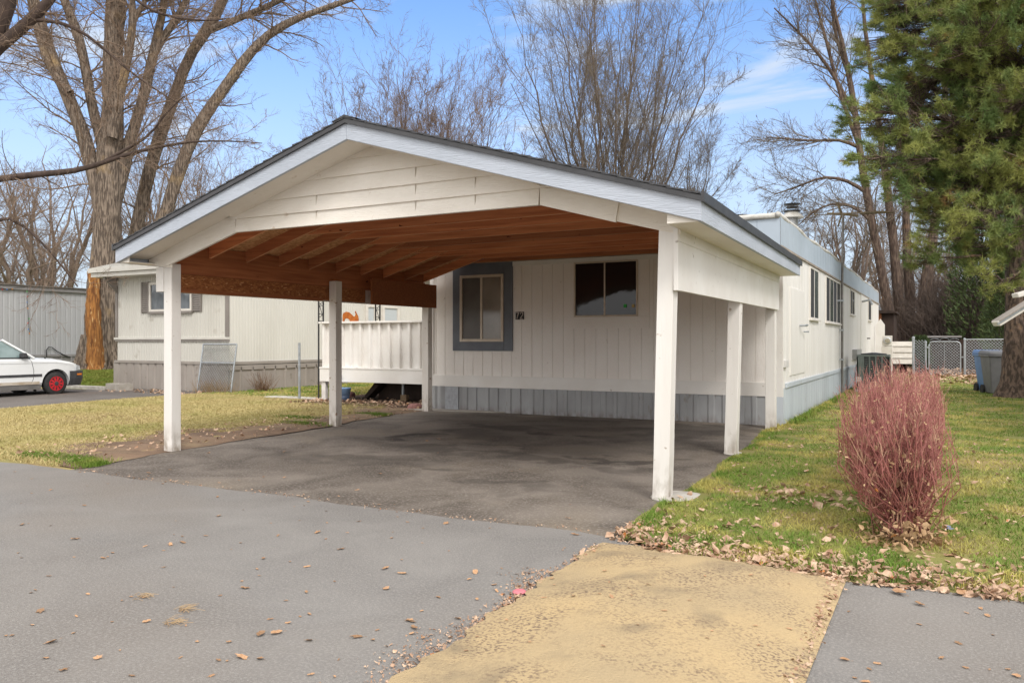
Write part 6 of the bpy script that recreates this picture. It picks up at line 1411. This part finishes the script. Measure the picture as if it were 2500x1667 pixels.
# ------------------------------------------------------------------ RED DOGWOOD HEDGE
hd = thing('dogwood_hedge', 'clipped leafless hedge of red dogwood stems on the right lawn', 'hedge', (-.18, 7.6, .0))
def hedge():
    n = 1500
    y = RNG.uniform(5.78, 9.6, n)
    f = RNG.uniform(0, 1, n) < .35; y[f] = 5.86 + np.abs(RNG.normal(0, .35, f.sum()))
    near = np.clip((y - 5.9) / .6, 0, 1)
    bx_ = -.225 - .02 * (y - 6) + RNG.normal(0, .045, n)
    base = np.stack([bx_, y, gz(bx_, y) - .01], 1)
    ox = RNG.uniform(-1, 1, n); spread_ = np.where(ox < 0, .36, .17 + .012 * (y - 6)) * np.sign(ox) * np.abs(ox) ** .8
    oy = np.where(y < 6.4, RNG.uniform(-.42, .25, n), RNG.normal(0, .18, n))
    oy = np.where(y > 9.2, RNG.uniform(-.2, .35, n), oy)
    H_ = (.97 - .05 * np.abs(ox) ** 2 + RNG.normal(0, .085, n)) * (1 - .05 * (y > 9)) * np.where(RNG.uniform(0, 1, n) < .25, RNG.uniform(.5, .95, n), 1)
    H_ = np.where(y < 6.5, H_ * (1 - .18 * np.clip(-oy / .42, 0, 1)), H_)
    tip = base + np.stack([spread_, oy, H_], 1)
    m1 = base + np.stack([spread_ * .25, oy * .25, H_ * .33], 1) + RNG.normal(0, .035, (n, 3)); m2 = base + np.stack([spread_ * .82, oy * .82, H_ * .67], 1) + RNG.normal(0, .055, (n, 3))
    P_ = np.stack([base, m1, m2, tip], 1); R_ = np.stack([RNG.uniform(.005, .008, n), RNG.uniform(.004, .0055, n), np.full(n, .0033), np.full(n, .0018)], 1)
    return P_, R_
P_, R_ = hedge()
B = Batch(); old = P_[:, :2]; mid_ = (P_[:, 0] + P_[:, 1]) / 2
B.tubes(np.stack([P_[:, 0], mid_ * 1.0], 1) , np.stack([R_[:, 0] * 1.3, R_[:, 1] * 1.2], 1), 4); B.build('old_wood', HEDGEB, hd)
B = Batch(); B.tubes(P_, R_, 3)
P2, R2 = spawn(P_, R_, 7, .25, .98, .22, .55, .15, 4, .6, wob=.16, rmin=.0015, fall=.55, rmax=.003); B.tubes(P2, R2, 3)
B.build('stems', HEDGER, hd)
def flakes(C_, size, m, name, parent=None, kind=None, flat=0.0, loc=None):
    """many small curled leaves: an uneven six-sided blade round a raised midpoint"""
    n = len(C_); up_ = nrm(RNG.normal(0, 1, (n, 3)) + np.array([0, 0, flat])); t_ = nrm(np.cross(up_, RNG.normal(size=(n, 3)))); w_ = np.cross(up_, t_)
    sz = (size * RNG.lognormal(0, .35, n).clip(.4, 1.9))[:, None]; asp = RNG.uniform(.45, 1.0, (n, 1)); curl = RNG.normal(0, .45, (n, 1))
    V_ = [C_]
    for k in range(6):
        a = k * math.pi / 3; r = RNG.uniform(.35, 1.25, (n, 1)) * (1.3 if k == 0 else 1)
        V_.append(C_ + sz * r * (math.cos(a) * t_ + math.sin(a) * asp * w_ + (curl * (math.sin(a) ** 2) + RNG.normal(0, .12, (n, 1))) * up_))
    V_ = np.stack(V_, 1)
    T_ = (np.arange(n) * 7)[:, None, None] + np.array([[0, 1 + k, 1 + (k + 1) % 6] for k in range(6)])[None]
    return fast(name, V_, None, T_.reshape(-1, 3), m, parent, loc=loc)
n = 5200; i = RNG.integers(0, len(P_), n); s_ = RNG.uniform(.05, .98, (n, 1)) ** .8
C_ = P_[i, 0] * (1 - s_) ** 2 + P_[i, 1] * 2 * s_ * (1 - s_) + P_[i, 3] * s_ ** 2 + RNG.normal(0, .025, (n, 3))
flakes(C_, .010, HLEAF, 'clinging_leaves', hd)
n = 900; C_ = np.stack([RNG.normal(-.21, .11, n), RNG.normal(5.88, .15, n), .02 + np.abs(RNG.normal(0, .12, n))], 1); flakes(C_, .018, HLEAF, 'trapped_leaves', hd)

# ------------------------------------------------------------------ GRASS
def blades(xf, n, hmin, hmax, wd, m, name, lean=.35, keep=None):
    x, y = xf(n)
    if keep is not None:
        k = keep(x, y); x, y = x[k], y[k]; n = len(x)
    z = gz(x, y) + .012
    b_ = np.stack([x, y, z], 1); a = RNG.uniform(0, 2 * np.pi, n); w_ = np.stack([np.cos(a), np.sin(a), np.zeros(n)], 1)
    h = RNG.uniform(hmin, hmax, n)[:, None]; wd_ = (wd if np.isscalar(wd) else wd(y))
    wd_ = np.asarray(wd_).reshape(-1, 1) if not np.isscalar(wd_) else wd_
    ln_ = np.stack([RNG.normal(0, lean, n), RNG.normal(0, lean, n), np.ones(n)], 1)
    mid = b_ + ln_ * h * .55 * np.array([.6, .6, 1]); tip = b_ + ln_ * h * np.array([1.5, 1.5, .95])
    V_ = np.stack([b_ - w_ * wd_, b_ + w_ * wd_, mid + w_ * wd_ * .8, mid - w_ * wd_ * .8, tip], 1)
    k0 = (np.arange(n) * 5)[:, None]
    o = fast(name, V_, k0 + np.array([[0, 1, 2, 3]]), k0 + np.array([[3, 2, 4]]), m, None); tag(o, kind='stuff'); return o
def vnoise(x, y, f, ph=0):
    return (np.sin(x * f + 1.7 * np.sin(y * f * .7 + ph)) + np.sin(y * f * 1.3 + 1.9 * np.sin(x * f * .6 + 2 + ph)) + .7 * np.sin((x + y) * f * 2.1 + ph)) / 2.7
def areaR(n, y0, y1, xm):
    def f(n_):
        y = RNG.uniform(y0, y1, n_); x = lerp(XD(np.minimum(y, 12.6)) + .03, xm(y), RNG.uniform(0, 1, n_)); return x, y
    return f
xmR = lambda y: 1.5 + .15 * y
inhome = lambda x, y: ~((x < HX1 + .04) & (y > 12.7)) & (y > EY(x) + .03) & ((x + 1.99) ** 2 + (y - 6.72) ** 2 > .065) & ((x + 2.1) ** 2 + (y - 9.55) ** 2 > .04)
bare = lambda x, y: inhome(x, y) & (vnoise(x, y, 3.1) > -.62) & ((y - EY(x) > .35) | (RNG.uniform(0, 1, len(x)) < .45))
blades(areaR(0, 4.8, 8.5, xmR), 70000, .025, .065, .0032, GRASSR, 'lawn_grass', keep=bare)
blades(areaR(0, 8.5, 14, xmR), 62000, .025, .06, .0045, GRASSR, 'lawn_grass', keep=bare)
blades(areaR(0, 14, 33, lambda y: 1.6 + .13 * y), 75000, .03, .06, .008, GRASSR, 'lawn_grass', keep=lambda x, y: inhome(x, y) & (RNG.uniform(0, 1, len(x)) > (y - 26) / 9))
def areaL(y0, y1):
    def f(n_):
        y = RNG.uniform(y0, y1, n_); x = lerp(-16.05, XDL(np.minimum(y, 12.7)) - .05, RNG.uniform(0, 1, n_)); return x, y
    return f
def keepL(x, y):
    dd = XDL(np.minimum(y, 12.7)) - x; wd = np.interp(y, [5.2, 6, 7.5, 9.5, 11, 12.9], [.3, 1.2, 1.5, .8, .8, 1.4])
    return (y > EY(x) + .04) & (dd > wd * (.75 + .35 * vnoise(x, y, 4))) & ~((x > DX0 - .3) & (y > 13.0))
blades(areaL(5.2, 14.4), 130000, .02, .05, .0048, GRASSL, 'dry_lawn_grass', keep=keepL, lean=.5)
blades(lambda n_: (RNG.uniform(-15.9, -8.7, n_), RNG.uniform(13.5, 24, n_)), 30000, .03, .07, .008, GRASSR, 'lawn_grass', keep=lambda x, y: ~((x > DX0 - .2) & (y < 17)))
g0_ = np.array([(-8.15, 5.48), (-8.55, 5.62), (-7.75, 5.42), (-9.2, 5.62), (-8.9, 9.55), (-9.6, 10.2), (-8.75, 11.2)])
def clumps(n_):
    i = RNG.integers(0, len(g0_), n_); s_ = RNG.normal(0, 1, (n_, 2)) * np.array([.24, .09]); p_ = g0_[i] + s_; return p_[:, 0], p_[:, 1]
blades(clumps, 6500, .02, .065, .004, GRASSV, 'green_grass_tufts', keep=lambda x, y: (y > EY(x) + .02) & (x < XDL(y) + .1))
blades(lambda n_: (RNG.uniform(-30, -20.6, n_), RNG.uniform(13.75, 22, n_)), 60000, .03, .07, .009, M('far_grass_blade', (.15, .21, .03), (.2, .2, .045), scale=3, rough=.8), 'lawn_grass', keep=lambda x, y: ~((x > -27.9) & (x < -25.9) & (y > 17.6) & (y < 19.5)))
blades(lambda n_: (HX1 + .06 + np.abs(RNG.normal(0, .08, n_)), RNG.uniform(12.7, 28, n_)), 5000, .04, .12, .005, GRASSR, 'lawn_grass')

# ------------------------------------------------------------------ LEAVES
def leaf_mesh(k):
    rn_ = random.Random(k); n = 11; pts = []
    for i in range(n):
        a = 2 * math.pi * i / n; lob = 1 + .32 * math.cos(5 * a) if k % 3 else .75 + .35 * abs(math.cos(a))
        r = .5 * lob * rn_.uniform(.85, 1.1)
        pts.append((r * math.cos(a) * (1.25 if k % 2 else 1), r * math.sin(a) * (.62 if k % 2 else .85)))
    me = bpy.data.meshes.new('leaf')
    cur = rn_.uniform(.1, .5); V_ = [(0, 0, .03)] + [(x, y * (1 - .25 * cur), .05 + cur * (y * y * 1.3) + rn_.uniform(0, .10)) for x, y in pts]
    V_ += [(-.55, 0, .05), (-.9, .06, .08), (-.9, .03, .1)]
    me.from_pydata(V_, [], [(0, 1 + i, 1 + (i + 1) % n) for i in range(n)] + [(n + 1, n + 2, n + 3)]); me.materials.append(LEAFA); return me
LM = [leaf_mesh(k) for k in range(8)]
def put_leaf(x, y, z, s, label, group):
    o = bpy.data.objects.new('leaf', LM[random.randrange(8)]); COL.objects.link(o); o.location = (x, y, z); o.scale = (s, s, s * random.uniform(.7, 1.5)); o.rotation_euler = (random.gauss(0, .12), random.gauss(0, .12), random.uniform(0, 6.28)); tag(o, label, 'leaf', group)
def in_view(x, y):
    xr = CW * x + SW * y; z = -SW * x + CW * y
    return z > 1 and abs(xr / z) < .64 and CV + CAMH / z * FPX < 1667
cnt = 0
while cnt < 170:
    t_ = 2.9 + 6.8 * random.random() ** 1.4; u = random.uniform(0, 2500); q = atT(u, 833, t_)
    x, y = q[0], q[1]
    if y < EY(x) - .05 and not (-2.05 < x < -.42):
        put_leaf(x, y, .014, random.choice((.016, .02, .022, .026, .03, .036, .05)), 'small dry tan leaf fallen on the grey street', 'leaves scattered on the street'); cnt += 1
cnt = 0
while cnt < 34:
    x, y = random.uniform(-1.95, -.5), random.uniform(2.4, 4.9)
    if in_view(x, y): put_leaf(x, y, float(bumpz(np.array(x), np.array(y))) + .003, random.choice((.016, .02, .025, .032)), 'small dry tan leaf fallen on the yellow speed bump', 'leaves on the speed bump'); cnt += 1
cnt = 0
while cnt < 40:
    x, y = random.uniform(-8, -2.2), 5.2 + 4.2 * random.random() ** 1.8
    put_leaf(x, y, float(gz(x, y)) + .014, random.choice((.02, .026, .032, .045)), 'dry tan leaf fallen on the dark carport pad', 'leaves on the carport pad'); cnt += 1
for (x, y, s_) in ((-1.75, 5.02, .09), (-1.6, 5.05, .10), (-1.3, 4.98, .10), (-.9, 4.95, .11), (-.4, 4.93, .10), (-.15, 4.88, .12), (.1, 4.85, .11), (-.05, 5.2, .11), (-.6, 5.25, .10), (-1.0, 5.4, .10), (.05, 5.6, .10), (-.35, 5.75, .10), (.2, 5.3, .11), (-1.55, 5.5, .09), (-.2, 4.7, .12), (-.1, 4.55, .07)):
    put_leaf(x, y, float(gz(x, y)) + .03 if y > 4.85 else .016, s_ * .68, 'large curled brown leaf at the edge of the right lawn', 'large leaves along the lawn edge')
# the drift of leaves along the lawn edge and on the lawns
def litter(n, gen, size, name):
    x, y, z = gen(n); C_ = np.stack([x, y, z], 1); o = flakes(C_, size, LEAFS, name, None, flat=2.2); tag(o, kind='stuff'); return o
def edge(n):
    x = RNG.uniform(-2.0, 1.1, n); dd = np.abs(RNG.exponential(.30, n)); y = EY(x) - .05 + dd; return x, y, gz(x, y) + .02 + RNG.uniform(0, .035, n) * (dd > .06)
litter(2300, edge, .0195, 'leaf_litter')
def scat(n):
    y = RNG.uniform(5.1, 12, n) ** 1.0; x = lerp(XD(np.minimum(y, 12)) + .1, .4 + .11 * y, RNG.uniform(0, 1, n)); k = (vnoise(x, y, 2.4, 1.2) > .15) | (RNG.uniform(0, 1, n) < .25); x, y = x[k], y[k]; return x, y, gz(x, y) + RNG.uniform(.02, .055, len(x))
litter(1700, scat, .020, 'leaf_litter')
litter(260, lambda n: (RNG.normal(-1.0, .35, n), RNG.normal(7.2, .3, n), RNG.uniform(.02, .05, n)), .03, 'leaf_litter')
litter(4200, lambda n: (RNG.uniform(-2.0, 6, n), RNG.uniform(32.8, 42, n), RNG.uniform(.06, .12, n)), .085, 'leaf_litter')
litter(700, lambda n: (RNG.uniform(-2, 3, n), RNG.uniform(27, 33.5, n), RNG.uniform(.08, .11, n)), .07, 'leaf_litter')
litter(700, lambda n: (lerp(-12, -8.7, RNG.uniform(0, 1, n)), RNG.normal(13.1, .35, n), RNG.uniform(.07, .12, n)), .035, 'leaf_litter')
litter(260, lambda n: (RNG.uniform(-19.5, -15.9, n), RNG.uniform(13.2, 14.4, n), RNG.uniform(.04, .07, n)), .04, 'leaf_litter')
litter(420, lambda n: (RNG.uniform(-10, -8.3, n), RNG.uniform(5.4, 12.6, n), RNG.uniform(.05, .09, n)), .022, 'leaf_litter')
def seam(n):
    x = RNG.uniform(-8, -1.9, n); y = EY(x) + .03 + RNG.normal(0, .035, n); return x, y, np.full(n, .016) + RNG.uniform(0, .006, n)
litter(260, seam, .008, 'leaf_litter')
def bseam(n):
    y = RNG.uniform(2.0, 4.9, n); sd_ = RNG.uniform(0, 1, n) < .5; x = np.where(sd_, -.47, -2.02 + .055 * (4.96 - y)) + RNG.normal(0, .03, n) + np.where(sd_, -.06, .02); return x, y, np.where(sd_, .024, .018) + RNG.uniform(0, .008, n)
litter(1100, bseam, .010, 'leaf_litter')
def grit(n):
    y = RNG.uniform(1.9, 4.2, n); x = -2.0 + .055 * (4.96 - y) + RNG.normal(-.05, .055, n) * (1 + .6 * np.sin(y * 5)); return x, y, np.full(n, .017) + RNG.uniform(0, .004, n)
litter(1500, grit, .0065, 'leaf_litter')
NEEDLEDRY = M('dry_needle', (.46, .33, .19), (.36, .24, .13), scale=9, rough=.8)
# dry needle clumps, a pink scrap, a blue scrap
for (u, v, lab) in ((420, 1520, 'tuft of dry pine needles on the street, nearer the camera'), (445, 1487, 'tuft of dry pine needles on the street, farther from the camera'), (348, 1455, 'thin tuft of dry needles lying left of the two larger tufts')):
    q = atZ(u, v, .014); n = 26; a = RNG.normal(.3, .7, n); c_ = q + RNG.normal(0, [.03, .02, 0], (n, 3)); d_ = np.stack([np.cos(a), np.sin(a), RNG.uniform(0, .25, n)], 1) * RNG.uniform(.03, .08, n)[:, None]
    B = Batch(); B.tubes(np.stack([c_, c_ + d_ * .5 + [0, 0, .008], c_ + d_], 1), np.full((n, 3), .0011), 3); o = B.build('needle_tuft', NEEDLEDRY, None, loc=tuple(q)); tag(o, lab, 'pine needles')
q = atZ(1268, 1448, .014); b = MB(); b.lathe((q[0], q[1], .014), [(.028, 0), (.04, .008), (.03, .018), (.012, .02)], 9); b.bar((q[0] + .03, q[1], .02), (q[0] + .09, q[1] + .03, .024), .012, .006); o = b.build('scrap', PINKL, None, bevel=.003, loc=(q[0], q[1], .014)); tag(o, 'small pink plastic scrap on the street beside the speed bump', 'litter')
q = atZ(2313, 1290, .05); b = MB()
for k in range(5): a = k * 1.3; b.bar((q[0], q[1], .05), (q[0] + .04 * math.cos(a), q[1] + .03 * math.sin(a), .055 + .01 * (k % 2)), .025, .006)
o = b.build('scrap', M('blue_grey_plastic', (.22, .25, .36), rough=.5), None, loc=tuple(q)); tag(o, 'small blue grey scrap in the grass right of the red hedge', 'litter')
p = MB(); q = atZ(2492, 1146, .0); p.box(q[0] - .05, q[0] + .9, q[1] - .05, q[1] + .6, .0, .06); o = p.build('paving_slab', CONCW, None, bevel=.01, loc=tuple(q)); tag(o, 'pale concrete paver set in the right lawn at the edge of view', 'paver')
